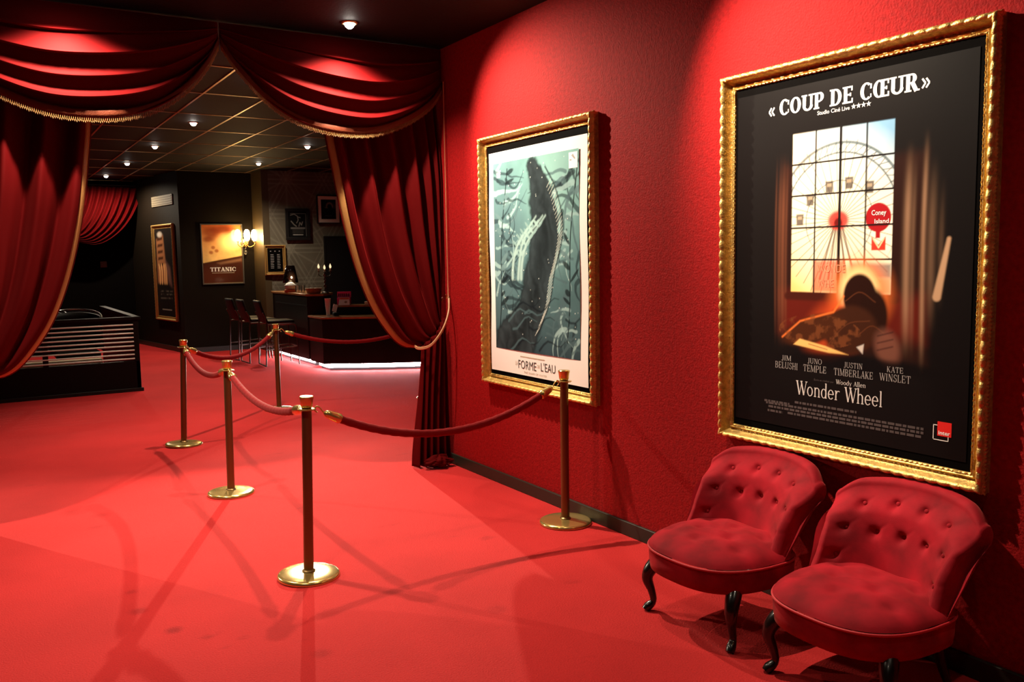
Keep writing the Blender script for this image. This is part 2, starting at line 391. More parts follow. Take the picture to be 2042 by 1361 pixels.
struct('door_1', MB().box(2.45, 3.9, 15.66, 15.70, 0.0, 2.05), M['black'], bevel=0.005)
d1 = bpy.data.objects['door_1']
obj('door_frame', MB().box(2.42, 2.45, 15.655, 15.70, 0, 2.08).box(2.45, 3.93, 15.655, 15.70, 2.05, 2.08), M['black'], d1)
# lobby ceiling raster (exposed T-bars, 600 x 1250 tiles)
g = MB()
for i in range(-14, 8):
    x = 0.6*i+0.0
    g.box(x-0.010, x+0.010, 6.32, 19.0, CEIL-0.006, CEIL+0.002)
for j in range(11):
    y = 6.27+1.255*j
    if y > 6.3: g.box(-8.4, 4.2, y-0.010, y+0.010, CEIL-0.0055, CEIL+0.002)
struct('trim_1', g, M['tbar'], smooth=None)

# ------------------------------------------------------------------ ceiling downlights
def downlight():
    t = thing('ceiling_downlight', DOWNLIGHTS[0][5], 'ceiling light', (0, 0, CEIL), group='recessed ceiling downlights')
    obj('trim_ring', MB().lathe([(0.039, -0.006), (0.042, -0.012), (0.050, -0.011), (0.056, -0.004), (0.056, 0.001), (0.039, 0.001)], n=28), M['tbar'], t)
    obj('bulb', MB().lathe([(0.0005, -0.044), (0.015, -0.041), (0.028, -0.030), (0.036, -0.014), (0.038, 0.0)], n=20), M['lamp'], t)
    return t
dl = downlight()
for i, (x, y, wt, cone, bl, lab, aim) in enumerate(DOWNLIGHTS):
    o = dl if i == 0 else dup(dl, (0, 0, 0))
    o.location = (x, y, CEIL); o['label'] = lab

# ------------------------------------------------------------------ lettering
class Glyphs:
    """Flat lettering built from stems, arcs and serifs; cap height 1."""
    def __init__(s, bold): s.b = bold
    def rect(s, x0, y0, x1, y1, w):
        dx, dy = x1-x0, y1-y0; L = math.hypot(dx, dy); nx, ny = -dy/L*w/2, dx/L*w/2
        return [[(x0+nx, y0+ny), (x0-nx, y0-ny), (x1-nx, y1-ny), (x1+nx, y1+ny)]]
    def arc(s, cx, cy, rx, ry, a0, a1, wv, wh, n=20):
        out = []
        for k in range(n):
            q = []
            for a in (a0+(a1-a0)*k/n, a0+(a1-a0)*(k+1)/n):
                c, d = math.cos(R(a)), math.sin(R(a)); q.append(((cx+rx*c, cy+ry*d), (cx+(rx-wv)*c, cy+(ry-wh)*d)))
            out.append([q[0][0], q[1][0], q[1][1], q[0][1]])
        return out
    def glyph(s, ch):
        b = s.b; h = b*0.42; sw = b*1.75; P = []; r = s.rect; A = s.arc
        stem = lambda x, y0=0, y1=1, w=b: r(x, y0, x, y1, w)
        ser = lambda x, y, w=sw: r(x-w/2, y+(h*0.45 if y < .3 else -h*0.45), x+w/2, y+(h*0.45 if y < .3 else -h*0.45), h*0.9)
        vs = lambda x, y0=0, y1=1, w=b: stem(x, y0, y1, w)+ser(x, y0)+ser(x, y1)
        if ch in 'CGOQŒ':
            if ch == 'C': P = A(.42, .5, .42, .51, 48, 312, b, h)+r(.72, .62, .72, .9, h*1.1)+r(.72, .12, .72, .33, h*.8); return P, .80
            if ch == 'O': P = A(.43, .5, .43, .51, 0, 360, b, h, 32); return P, .90
            P = A(.40, .5, .40, .51, 60, 300, b, h)+vs(.62)+r(.6, 1-h/2, 1.0, 1-h/2, h)+r(.6, h/2, 1.02, h/2, h)+r(.62, .5, .88, .5, h)+r(.99, .72, .99, 1, h)+r(1.01, 0, 1.01, .28, h)+r(.88, .4, .88, .6, h); return P, 1.08
        if ch == 'U': P = stem(.16, .3, 1)+ser(.16, 1)+stem(.70, .3, 1, b*.7)+ser(.70, 1)+A(.43, .32, .27+b/2, .33, 180, 360, b*.9, h*1.2); return P, .88
        if ch == 'P': P = vs(.16)+r(.16, 1-h/2, .42, 1-h/2, h)+r(.16, .45, .42, .45, h)+A(.40, .715, .30, .29, -90, 90, b, h); return P, .74
        if ch == 'R': P = vs(.16)+r(.16, 1-h/2, .42, 1-h/2, h)+r(.16, .48, .42, .48, h)+A(.40, .73, .29, .27, -90, 90, b, h)+r(.42, .5, .68, .0, b)+ser(.74, 0, b*1.1); return P, .84
        if ch == 'B': P = vs(.16)+r(.16, 1-h/2, .40, 1-h/2, h)+r(.16, .52, .42, .52, h)+r(.16, h/2, .42, h/2, h)+A(.38, .75, .27, .25, -90, 90, b, h)+A(.40, .27, .30, .27, -90, 90, b, h); return P, .76
        if ch == 'D': P = vs(.16)+r(.16, 1-h/2, .36, 1-h/2, h)+r(.16, h/2, .36, h/2, h)+A(.34, .5, .46, .5, -90, 90, b, h); return P, .86
        if ch == 'E': P = vs(.16)+r(.16, 1-h/2, .62, 1-h/2, h)+r(.16, h/2, .64, h/2, h)+r(.16, .5, .5, .5, h)+r(.60, .72, .60, 1, h)+r(.63, 0, .63, .28, h)+r(.5, .4, .5, .6, h); return P, .72
        if ch == 'L': P = vs(.16)+r(.16, h/2, .60, h/2, h)+r(.60, 0, .60, .30, h); return P, .66
        if ch == 'I': return vs(.18), .36
        if ch == 'J': P = stem(.30, .1, 1)+ser(.30, 1)+A(.18, .1, .12+b/2, .18, 180, 360, b*.8, h); return P, .46
        if ch == 'H': return vs(.16)+vs(.68)+r(.16, .5, .68, .5, h), .84
        if ch == 'T': P = stem(.38)+ser(.38, 0)+r(.04, 1-h/2, .72, 1-h/2, h)+r(.05, .72, .05, 1, h)+r(.71, .72, .71, 1, h); return P, .76
        if ch == 'N': P = stem(.14, 0, 1, h)+ser(.14, 0)+stem(.70, 0, 1, h)+ser(.70, 1)+ser(.12, 1, b)+r(.16, 1, .69, 0, b); return P, .84
        if ch == 'M': P = vs(.12, 0, 1, h)+vs(.86)+r(.14, 1, .49, .05, b)+r(.49, .05, .86, 1, h); return P, 1.0
        if ch == 'A': P = r(.10, 0, .38, 1, h)+r(.38, 1, .66, 0, b)+r(.2, .33, .55, .33, h)+ser(.10, 0)+ser(.66, 0); return P, .76
        if ch == 'K': P = vs(.16)+r(.18, .42, .60, 1, h)+r(.30, .58, .64, 0, b)+ser(.60, 1)+ser(.66, 0); return P, .78
        if ch == 'S': P = A(.32, .74, .25, .27, 20, 270, b*.9, h)+A(.32, .27, .27, .28, -160, 90, b*.9, h)+r(.57, .72, .57, .95, h)+r(.06, .05, .06, .3, h); return P, .64
        if ch == 'W': P = r(.08, 1, .34, 0, b)+r(.34, 0, .55, .92, h)+r(.50, 1, .78, 0, b)+r(.78, 0, 1.02, 1, h)+ser(.08, 1)+ser(.52, 1)+ser(1.02, 1); return P, 1.06
        if ch == 'Y': P = r(.06, 1, .36, .45, b)+r(.36, .45, .64, 1, h)+stem(.36, 0, .48)+ser(.36, 0)+ser(.06, 1)+ser(.64, 1); return P, .70
        # lower case, x height .66
        x = .66; g = b*.85
        if ch == 'o': return A(.29, x/2, .29, x/2+.01, 0, 360, g, h, 28), .62
        if ch == 'e': return A(.28, x/2, .28, x/2+.01, 0, 320, g, h, 28)+r(.06, x*.52, .5, x*.52, h), .58
        if ch == 'n': return stem(.13, 0, x, g)+ser(.13, 0)+ser(.09, x, g)+A(.32, x-.2, .19+g/2, .21, 0, 180, g, h)+stem(.51, 0, x-.18, g)+ser(.51, 0), .66
        if ch == 'h': return stem(.13, 0, 1.05, g)+ser(.13, 0)+ser(.09, 1.05, g)+A(.32, x-.2, .19+g/2, .21, 0, 180, g, h)+stem(.51, 0, x-.18, g)+ser(.51, 0), .66
        if ch == 'd': return A(.27, x/2, .27, x/2+.01, 0, 360, g, h, 28)+stem(.47, 0, 1.05, g)+ser(.43, 1.05, g)+ser(.50, 0, g), .62
        if ch == 'r': return stem(.13, 0, x, g)+ser(.13, 0)+ser(.09, x, g)+A(.36, x-.24, .22, .25, 50, 175, g*.8, h), .50
        if ch == 'l': return stem(.13, 0, 1.05, g)+ser(.13, 0)+ser(.09, 1.05, g), .27
        if ch == 'y': return r(.05, x, .28, 0, g)+r(.50, x, .16, -.28, h)+ser(.05, x, g*1.5)+ser(.5, x, g*1.5), .54
        if ch in '«»':
            P = []
            for k in (0, .24): P += (r(.24+k, .62, .04+k, .34, h*1.1)+r(.04+k, .34, .24+k, .06, h*1.1)) if ch == '«' else (r(.04+k, .62, .24+k, .34, h*1.1)+r(.24+k, .34, .04+k, .06, h*1.1))
            return P, .58
        return [], .34
    def text(s, txt, x, z, height, width=None, align='l', track=0.06, y=-0.0006, only=None):
        quads = []; cx = 0; own = []; own_ch = []
        for ch in txt:
            p, adv = s.glyph(ch); own += [only is None or only[0] <= len(own_ch) < only[1]]*len(p); own_ch.append(ch); quads += [[(a+cx, b_) for a, b_ in q] for q in p]; cx += adv+track
        cx -= track; k = height if width is None else width/cx
        x0 = x if align == 'l' else x-cx*k/2
        mb = MB()
        for i, q in enumerate(quads):
            if not own[i]: continue
            pts = [(x0+a*k, y-0.0000025*(i % 40), z+b_*height) for a, b_ in q]
            ar = sum(pts[j][0]*pts[(j+1) % 4][2]-pts[(j+1) % 4][0]*pts[j][2] for j in range(4))
            mb.add(pts if ar > 0 else pts[::-1], [(0, 1, 2, 3)])
        return mb
BOLD, REG = Glyphs(0.25), Glyphs(0.13)
def sans(txt, x, z, size, width=None, align='l', y=-0.0006, bold=0.0, height=None):
    cu = bpy.data.curves.new('t', 'FONT'); cu.body = txt; cu.size = 1.0; cu.offset = bold; cu.resolution_u = 3
    o = bpy.data.objects.new('t', cu); COL.objects.link(o); dg = bpy.context.evaluated_depsgraph_get(); me = o.evaluated_get(dg).to_mesh()
    vs = np.array([v.co[:] for v in me.vertices]); fs = [tuple(p.vertices) for p in me.polygons]
    o.evaluated_get(dg).to_mesh_clear(); bpy.data.objects.remove(o); bpy.data.curves.remove(cu)
    x0, x1 = vs[:, 0].min(), vs[:, 0].max(); kx = size if width is None else width/(x1-x0); kz = size if height is None else height/max(1e-6, vs[:, 1].max())
    sh = x-x0*kx-(0 if align == 'l' else (x1-x0)*kx/2)
    return MB().add([(sh+v[0]*kx, y, z+v[1]*kz) for v in vs], fs)
def star(mb, x, z, r, y=-0.0006):
    pts = [(x+(r if k % 2 == 0 else r*.42)*math.sin(k*PI/5), y, z+(r if k % 2 == 0 else r*.42)*math.cos(k*PI/5)) for k in range(10)]
    return mb.add(pts[::-1], [tuple(range(10))])
def flat(pts, y=-0.0004):
    ar = sum(pts[j][0]*pts[(j+1) % len(pts)][1]-pts[(j+1) % len(pts)][0]*pts[j][1] for j in range(len(pts)))
    if ar < 0: pts = pts[::-1]
    return MB().add([(x, y, z) for x, z in pts], [tuple(range(len(pts)))])

# ------------------------------------------------------------------ ornate gilt frames
def moulding(W, H, bw, depth, seg=0.0042, leaf=0.05, orn=1.0):
    """Gilt moulding swept round a W x H rectangle (local x, z; front is -y)."""
    prof = [(0.0, 0.0), (0.0, .30), (0.0, .52), (0.0, .60), (0.0, .68), (.02, .80), (.07, .90), (.14, .985), (.22, 1.0), (.30, .96), (.36, .80), (.44, .50),
            (.54, .27), (.62, .17), (.66, .22), (.72, .36), (.78, .38), (.82, .33), (.86, .30), (.90, .34), (.95, .33), (.98, .26), (1.0, .14)]
    mb = MB()
    for sx, sz, L in ((0, -1, W), (1, 0, H), (0, 1, W), (-1, 0, H)):
        n = int(L/seg); P = []
        for i in range(n+1):
            l = L*i/n-L/2; row = []
            ph = (l/leaf) % 1; lf = abs(math.sin(PI*ph)); l2 = abs(math.sin(2*PI*ph+0.6)); bead = abs(math.sin(PI*l/0.0155)); rope = math.sin(2*PI*l/0.022)
            for k, (d, hgt) in enumerate(prof):
                dd, hh = d*bw, hgt*depth
                if k in (2, 3): dd -= 0.0055*bead*(1 if k == 3 else .8)*orn
                if 6 <= k <= 9: hh += orn*(0.006*lf-0.003+0.0022*abs(math.sin(4*PI*ph+k))); dd -= orn*0.003*lf*(1 if k < 8 else 0)
                if 10 <= k <= 13: hh += orn*(0.0045*(l2-0.5)*(1 if k % 2 else -0.6)+0.002*math.sin(6*PI*ph+2*k))
                if 19 <= k <= 20: hh += orn*0.003*rope*(1 if k == 19 else -1)
                lim = L/2-dd
                ll = max(-lim, min(lim, l*(lim/(L/2)) if abs(l) > L/2-bw*1.2 else l))
                if i in (0, n): ll = math.copysign(lim, l)
                if sx == 0: p = (ll*(-sz), -hh, (dd if sz < 0 else H-dd))
                else: p = ((W/2-dd)*sx, -hh, H/2+ll*sx)
                row.append(p)
            P.append(row)
        mb.grid(P, flip=True)
    return mb

def big_frame(loc, label):
    t = thing('framed_poster', label, 'framed poster', loc, -PI/2)
    obj('gilt_frame', moulding(1.345, 1.755, 0.066, 0.062), M['gilt'], t, smooth=60)
    obj('backing_board', MB().box(-0.62, 0.62, -0.012, 0.0, 0.05, 1.705), M['black_board'], t)
    return t

# --- the dark film poster
def art_window(U, V):
    C = np.ones(U.shape+(3,))*np.array([0.0050, 0.0042, 0.0046])
    C = C*(0.75+0.6*fbm(U, V, 2.5, 11))[..., None]
    C = ell(C, U, V, 0.0, 0.98, 0.62, 0.75, (0.008, 0.006, 0.006), 0.6, 0.8)
    # window embrasure and red dado
    C = poly(C, U, V, [(-0.30, 0.50), (0.42, 0.46), (0.40, 1.30), (-0.30, 1.30)], (0.030, 0.009, 0.006), 0.03, 0.7)
    C = poly(C, U, V, [(-0.31, 0.55), (0.40, 0.55), (0.40, 0.73), (-0.31, 0.73)], (0.13, 0.012, 0.007), 0.05, 0.8)
    for x, wd, a in ((-0.345, 0.010, .35), (-0.322, 0.018, .45), (-0.302, 0.02, .6), (-0.283, 0.012, .4)):
        C = strip(C, U, V, x, .50, 1.36, wd, (0.20, 0.065, 0.032), a)
    for x, wd, a, z0, z1 in ((0.325, 0.028, .75, 0.50, 1.34), (0.395, 0.018, .8, 0.46, 1.38), (0.430, 0.030, .35, 0.60, 1.28), (0.352, 0.016, .3, .5, 1.30), (0.47, .02, .2, .7, 1.2)):
        C = strip(C, U, V, x, z0, z1, wd, (0.42, 0.24, 0.14), a*0.8)
    C = line(C, U, V, [(0.498, 0.955), (0.455, 0.73)], 0.016, (0.55, 0.34, 0.20), 0.006, 0.9, 0.034)
    # the sash: sky from blue (top right) to gold (bottom left)
    x0, x1, z0, z1 = -0.255, 0.255, 0.733, 1.44
    t = np.clip((V-z0)/(z1-z0)*0.75+(U-x0)/(x1-x0)*0.35-0.05, 0, 1)[..., None]
    gold, pale, blue = lin(255, 196, 96), lin(255, 250, 228), lin(126, 172, 208)
    S = np.where(t < 0.5, gold+(pale-gold)*(t/0.5), pale+(blue-pale)*((t-0.5)/0.5)**1.6)
    S = S*(0.90+0.25*fbm(U, V, 6, 5))[..., None]
    hub = (-0.006, 1.046)
    S = ell(S, U, V, -0.06, 1.02, 0.24, 0.28, lin(255, 246, 215), 0.6, 0.75)
    S = ell(S, U, V, -0.23, 1.37, 0.09, 0.10, lin(225, 170, 120), 0.7, 0.5)
    # fine rays round a red rosette
    for k in range(40):
        a = 2*PI*k/40+0.05; L = 0.335+0.01*math.sin(5*k)
        S = line(S, U, V, [hub, (hub[0]+L*math.cos(a), hub[1]+L*math.sin(a))], 0.0036, lin(110, 82, 62), 0.0022, 0.8)
    for L, wd in ((0.33, 0.008), (0.288, 0.005), (0.17, 0.003)):
        d = np.abs(np.hypot(U-hub[0], V-hub[1])-L); S = over(S, (1-sst(wd*.4, wd, d))*0.85*sst(0.85, 1.0, V), lin(80, 96, 102))
    for k in range(30):
        a = PI*k/29; e0 = (hub[0]+.33*math.cos(a), hub[1]+.33*math.sin(a)); e1 = (hub[0]+.288*math.cos(a+.1), hub[1]+.288*math.sin(a+.1))
        S = line(S, U, V, [e0, e1], 0.004, lin(80, 96, 102), 0.002, 0.8)
    for cx, cy in ((-0.055, 1.195), (0.045, 1.205), (-0.155, 1.145), (-0.21, 1.06), (0.145, 1.18)):
        S = poly(S, U, V, [(cx-.018, cy-.028), (cx+.018, cy-.028), (cx+.021, cy+.022), (cx-.021, cy+.022)], lin(70, 60, 60), 0.004, 0.9)
        S = poly(S, U, V, [(cx-.012, cy-.002), (cx+.012, cy-.002), (cx+.012, cy+.012), (cx-.012, cy+.012)], lin(190, 170, 140), 0.003, 0.7)
    for k in range(-2, 3): S = line(S, U, V, [(hub[0]+.008*k, hub[1]-.01), (hub[0]+.045*k, z0+.06)], 0.010, lin(70, 40, 40), 0.003, 0.75)
    S = ell(S, U, V, hub[0], hub[1], 0.052, 0.040, lin(205, 50, 45), 0.25, 0.9)
    S = ell(S, U, V, hub[0], hub[1]-.01, 0.020, 0.020, lin(90, 20, 20), 0.3, 0.9)
    S = poly(S, U, V, [(0.06, 0.86), (0.255, 0.86), (0.255, 0.80), (0.06, 0.80)], lin(60, 90, 100), 0.012, 0.8)
    S = poly(S, U, V, [(0.10, 0.80), (0.255, 0.80), (0.255, 0.735), (0.10, 0.735)], lin(205, 150, 100), 0.012, 0.7)
    S = poly(S, U, V, [(-0.135, 0.875), (0.03, 0.875), (0.03, 0.735), (-0.135, 0.735)], lin(225, 75, 45), 0.012, 0.75)
    # red disc and arrow sign
    S = ell(S, U, V, 0.189, 1.05, 0.060, 0.060, lin(165, 28, 34), 0.05)
    S = poly(S, U, V, [(0.178, 0.995), (0.20, 0.995), (0.20, 0.965), (0.178, 0.965)], lin(165, 28, 34), 0.003)
    S = poly(S, U, V, [(0.160, 0.972), (0.192, 0.938), (0.226, 0.972), (0.226, 0.915), (0.160, 0.915)], lin(205, 60, 45), 0.003)
    S = line(S, U, V, [(0.168, 0.962), (0.194, 0.926), (0.218, 0.962)], 0.006, lin(250, 215, 170), 0.002)
    m = sst(x0-.003, x0+.003, U)*(1-sst(x1-.003, x1+.003, U))*sst(z0-.003, z0+.003, V)*(1-sst(z1-.003, z1+.003, V))
    C = C*(1-m[..., None])+S*m[..., None]
    for x, wd in ((-0.128, .008), (0.0, .013), (0.128, .008)): C = line(C, U, V, [(x, z0), (x, z1)], wd, (0.012, 0.008, 0.008), 0.002)
    for z in (0.878, 1.02, 1.164, 1.303): C = line(C, U, V, [(x0, z), (x1, z)], .008, (0.012, 0.008, 0.008), 0.002)
    C = line(C, U, V, [(x0-.02, z0-.02), (x1+.02, z0-.02)], .034, (0.05, 0.010, 0.006), 0.008, .9)
    # a plain heap of cushions on the sill, edge-lit orange
    C = ell(C, U, V, 0.112, 0.735, 0.125, 0.135, lin(255, 130, 60), 0.55, 0.95); C = ell(C, U, V, 0.105, 0.735, 0.096, 0.112, lin(255, 215, 150), 0.25, 1.0)
    C = ell(C, U, V, 0.02, 0.60, 0.17, 0.10, lin(235, 90, 40), 0.6, 0.7, 0.5)
    C = ell(C, U, V, 0.108, 0.720, 0.080, 0.098, (0.020, 0.006, 0.004), 0.10)
    C = ell(C, U, V, 0.175, 0.640, 0.070, 0.115, (0.018, 0.006, 0.004), 0.16)
    C = ell(C, U, V, 0.06, 0.575, 0.135, 0.105, (0.045, 0.014, 0.007), 0.14, 1, 0.2)
    C = ell(C, U, V, -0.13, 0.565, 0.165, 0.062, (0.060, 0.017, 0.007), 0.18, 1, 0.30)
    C = line(C, U, V, [(-0.30, 0.522), (-0.20, 0.60), (-0.10, 0.628), (-0.02, 0.650), (0.03, 0.72)], 0.006, lin(255, 130, 60), 0.006, 0.9)
    for pts in ([(.04, .70), (.11, .74), (.185, .70)], [(.11, .56), (.17, .60), (.235, .57)], [(-.05, .50), (.05, .60), (.16, .62)]):
        C = line(C, U, V, resample(pts, 12), .004, (0.12, 0.035, 0.014), .003, .8)
    n = fbm(U, V, 30, 21); C = over(C, (np.hypot((U+.1)/.22, (V-.56)/.075) < 1)*sst(.5, .7, n)*0.6, (0.20, 0.06, 0.02))
    C = poly(C, U, V, [(-0.235, 0.492), (-0.20, 0.520), (-0.06, 0.497), (0.06, 0.468), (-0.04, 0.468)], lin(245, 190, 110), 0.004)
    C = line(C, U, V, [(-0.15, 0.50), (-0.05, 0.482)], 0.004, lin(120, 70, 40), 0.003, .8)
    C = poly(C, U, V, [(0.10, 0.505), (0.135, 0.520), (0.13, 0.478)], lin(200, 190, 180), 0.004)
    C = ell(C, U, V, 0.245, 0.515, 0.055, 0.075, (0.20, 0.075, 0.05), 0.4, 0.8, 0.4)
    for k in range(3): C = line(C, U, V, [(0.20, 0.50+.03*k), (0.27, 0.52+.03*k)], .006, (0.03, 0.01, 0.01), .004, .7)
    C = ell(C, U, V, 0.05, 0.43, 0.38, 0.035, (0.005, 0.004, 0.0045), 0.4, 0.9)
    return C
fp = big_frame((0, 2.445, 0.74), 'large dark film poster in a gilt frame above the two red slipper chairs')
bowf = lambda U, V: 0.0012*np.sin(V*3.1)*np.cos(U*2.6)
pr = paint_mesh('poster_print', 1.182, 1.552, 0.0034, lambda U, V: art_window(U+0.004-0.0, V+0.10), M['print'], fp, (-0.004, -0.0145, 0.10), None)
def ink(name, mb, m, dz=0.0, label=None):
    o = obj(name, mb, m, pr, smooth=None); o.location = (0, -0.0150, dz)
    if label: o['label'] = label
    return o
for a, b_ in ((0, 4), (5, 7), (8, 12)): ink('headline_lettering', BOLD.text('COUP DE CŒUR', -0.342, 1.534, 0.070, 0.690, only=(a, b_)), M['ink_white'], label='white slab lettering ' + 'COUP DE CŒUR'[a:b_])
ink('guillemet', BOLD.text('«', -0.405, 1.535, 0.066, 0.040), M['ink_white']); ink('guillemet', BOLD.text('»', 0.358, 1.535, 0.066, 0.040), M['ink_white'])
mbs = sans('Studio Ciné Live', -0.132, 1.507, 0.024, 0.165, bold=0.006)
for k in range(4): star(mbs, 0.052+0.024*k, 1.517, 0.0125)
ink('magazine_lettering', mbs, M['ink_white'])
for a, b_, x, wa, wb, z in (('JIM', 'BELUSHI', -0.282, .056, .132, .374), ('JUNO', 'TEMPLE', -0.122, .078, .126, .374), ('JUSTIN', 'TIMBERLAKE', 0.078, .092, .196, .374), ('KATE', 'WINSLET', 0.277, .076, .142, .376)):
    mb = REG.text(a, x, z+0.038, 0.024, wa, 'c'); q = REG.text(b_, x, z, 0.031, wb, 'c'); mb.add(q.v, q.f); ink('name_lettering', mb, M['ink_grey'])
ink('credit_lettering', REG.text('Woody Allen', -0.008, 0.335, 0.020, 0.150), M['ink_silver'])
ink('credit_lettering', sans('Écrit et réalisé par', -0.124, 0.337, 0.012, 0.105), M['ink_dim'])
ink('title_lettering', REG.text('Wonder Wheel', 0.0, 0.263, 0.064, 0.445, 'c', 0.05), M['ink_silver'], label='silver title lettering WONDER WHEEL')
cb = MB()
for row, (xa, xb, z) in enumerate(((-0.41, -0.26, .205), (-0.23, 0.10, .219), (-0.40, 0.41, .196), (-0.385, 0.41, .180), (-0.39, -0.30, .160), (-0.27, 0.40, .163))):
    x = xa
    while x < xb:
        L = random.uniform(0.010, 0.034); e = min(x+L, xb); q = flat([(x, z), (e, z), (e, z+0.0105), (x, z+0.0105)], -0.0006); cb.add(q.v, q.f); x = e+0.005
ink('billing_block', cb, M['ink_dim'])
ink('station_logo', flat([(0.468, .186), (0.526, .186), (0.526, .243), (0.468, .243)], -.0006), M['ink_red'], label='red square radio logo')
lg = MB()
for (xa, xb, za, zb) in ((.450, .453, .168, .228), (.450, .515, .168, .171), (.512, .515, .168, .186), (.450, .468, .226, .229)):
    q = flat([(xa, za), (xb, za), (xb, zb), (xa, zb)], -.0007); lg.add(q.v, q.f)
ink('logo_outline', lg, M['ink_white']); ink('logo_lettering', sans('inter', .473, .192, .022, .048, y=-.0012, bold=.02), M['ink_white'])
m2 = sans('Coney', .150, 1.060, .030, .068, y=-.0006, bold=.01); q = sans('Island', .165, 1.026, .026, .066, y=-.0006, bold=.01); m2.add(q.v, q.f); ink('sign_lettering', m2, M['ink_white'])
m2 = sans('WONDE', -.118, .822, .05, .145, y=-.0006, bold=-.01); q = sans('WHE', -.115, .757, .05, .085, y=-.0006, bold=-.01)
M['coral'] = mat('coral_ink', tuple(lin(255, 150, 110)), .5); ink('neon_lettering', m2, M['coral']); ink('neon_lettering', q, M['coral'])

# --- the teal film poster
def art_kelp(U, V):
    top = lin(122, 170, 168); mid = lin(96, 136, 140); low = lin(48, 68, 76)
    t = np.clip(V/1.30, 0, 1)[..., None]; C = np.where(t > .55, mid+(top-mid)*((t-.55)/.45), low+(mid-low)*(t/.55))
    C = C*(0.70+0.5*fbm(U, V, 7, 31))[..., None]
    C = ell(C, U, V, 0.22, 1.02, 0.22, 0.34, lin(150, 198, 192), 0.7, 0.6)
    C = ell(C, U, V, -0.42, 0.9, 0.30, 0.60, lin(78, 104, 112), 0.6, 0.7)
    dark, ink_ = lin(34, 48, 54), lin(22, 30, 34); rg = np.random.default_rng(4)
    def frond(x, z, ang, L, w, col, alpha=.9, curl=1.2):
        pts = []; a = ang
        for k in range(14):
            pts.append((x, z)); x += L/14*math.cos(a); z += L/14*math.sin(a); a += curl*rg.normal(0.06, .16)
        return line(Cc[0], U, V, pts, w, col, 0.0045, alpha, w*0.15)
    Cc = [C]
    for k in range(90):
        s = -1 if k % 2 else 1; x = s*rg.uniform(.30, .52); z = rg.uniform(0.05, 1.25)
        Cc[0] = frond(x, z, (PI if s > 0 else 0)+rg.normal(0, .5)+s*.4, rg.uniform(.18, .46), rg.uniform(.016, .042), [dark, lin(74, 100, 106), lin(150, 186, 186)][int(rg.choice(3, p=[.5, .25, .25]))], .75)
    for x0_, x1_, zt in ((.36, .48, 1.20), (-.47, -.34, 1.25)):   # tall stems with leaf bladders
        wv = lambda z: x0_+(x1_-x0_)*(z-.1)/(zt-.1)+.018*math.sin(6*z)
        Cc[0] = line(Cc[0], U, V, [(wv(z), z) for z in np.linspace(.1, zt, 14)], .010, ink_, .004)
        z = .2
        while z < zt:
            z += rg.uniform(.05, .13); sg = rg.choice((-1, 1)); L = rg.uniform(.03, .065)
            Cc[0] = ell(Cc[0], U, V, wv(z)+sg*L*.8, z+.02, L, rg.uniform(.010, .022), ink_ if rg.random() < .6 else lin(96, 126, 130), .25, .85, sg*rg.uniform(.2, .9))
    C = Cc[0]
    # a dark leaning column of rock grown over with weed
    sp = resample([(-0.30, .02), (-.14, .16), (-.02, .33), (.03, .50), (.10, .68), (.13, .84), (.10, 1.00), (.05, 1.14), (-.01, 1.23)], 60)
    rad = np.interp(np.linspace(0, 1, 60), [0, .2, .45, .65, .85, 1], [.20, .16, .15, .165, .125, .06]); wob = (fbm(U, V, 16, 41)-.5)*.05
    dist = np.full(U.shape, 9.0)
    for (x, z), r_ in zip(sp, rad): dist = np.minimum(dist, np.hypot(U-x, V-z)-r_)
    m = 1-sst(-.012, .012, dist+wob)
    n1 = np.sin(60*(U+.35*V)+7*fbm(U, V, 9, 61)*2)*.5+.5; lit = sst(-.16, -.02, dist)*.8
    tex = (0.42+.7*n1*fbm(U, V, 14, 52)+lit*.7+.35*fbm(U, V, 5, 77))[..., None]*np.array(lin(40, 50, 54))
    C = C*(1-m[..., None])+tex*m[..., None]
    e = np.exp(-((dist+wob)/.016)**2); C = over(C, e*.6*(U < .1), ink_)
    for k in range(46):   # pale comb of coral along one edge
        i = 8+k; 
        if i > 58: break
        x, z = sp[i]; r_ = rad[i]; C = line(C, U, V, [(x+r_*.92, z-.02), (x+r_+.045, z+.035)], .0045, lin(196, 206, 196), .002, .75)
    C = line(C, U, V, [(sp[j][0]+rad[j]+.05, sp[j][1]+.03) for j in range(6, 58, 3)], .012, ink_, .006, .8)
    # pale ribbons of weed across the rock
    for dx, sg in ((0, 1), (.05, -1), (-.06, 1)):
        rib = [(-.20+dx+.012*sg*math.sin(7*q+dx*30)+.30*q*q, .50+.46*q+.05*math.sin(5*q)) for q in np.linspace(0, 1, 14)]
        C = line(C, U, V, rib, .030, lin(158, 190, 186), .010, .9, .010)
        for j in range(3, 13, 2):
            x, z = rib[j]; C = ell(C, U, V, x+.028*sg, z+.022, .034, .011, lin(150, 184, 180), .3, .85, .7*sg)
            C = ell(C, U, V, x-.028*sg, z+.014, .030, .010, lin(128, 162, 160), .3, .85, -.7*sg+PI)
    for k in range(16):
        x = rg.uniform(-.5, .45); z = rg.uniform(0, .30); pts = [(x+.05*j, z+.03*math.sin(j*1.1+k)+.012*j) for j in range(7)]
        C = line(C, U, V, pts, .018, lin(72, 98, 104) if k % 3 else lin(18, 26, 32), .006, .75, .004)
    for k in range(70): C = ell(C, U, V, rg.uniform(-.5, .5), rg.uniform(.1, 1.28), .004, .004, lin(225, 240, 235), .4, rg.uniform(.3, .9))
    return C
fk = big_frame((0, 4.83, 0.74), 'teal and white film poster in a gilt frame nearest the red drapes')
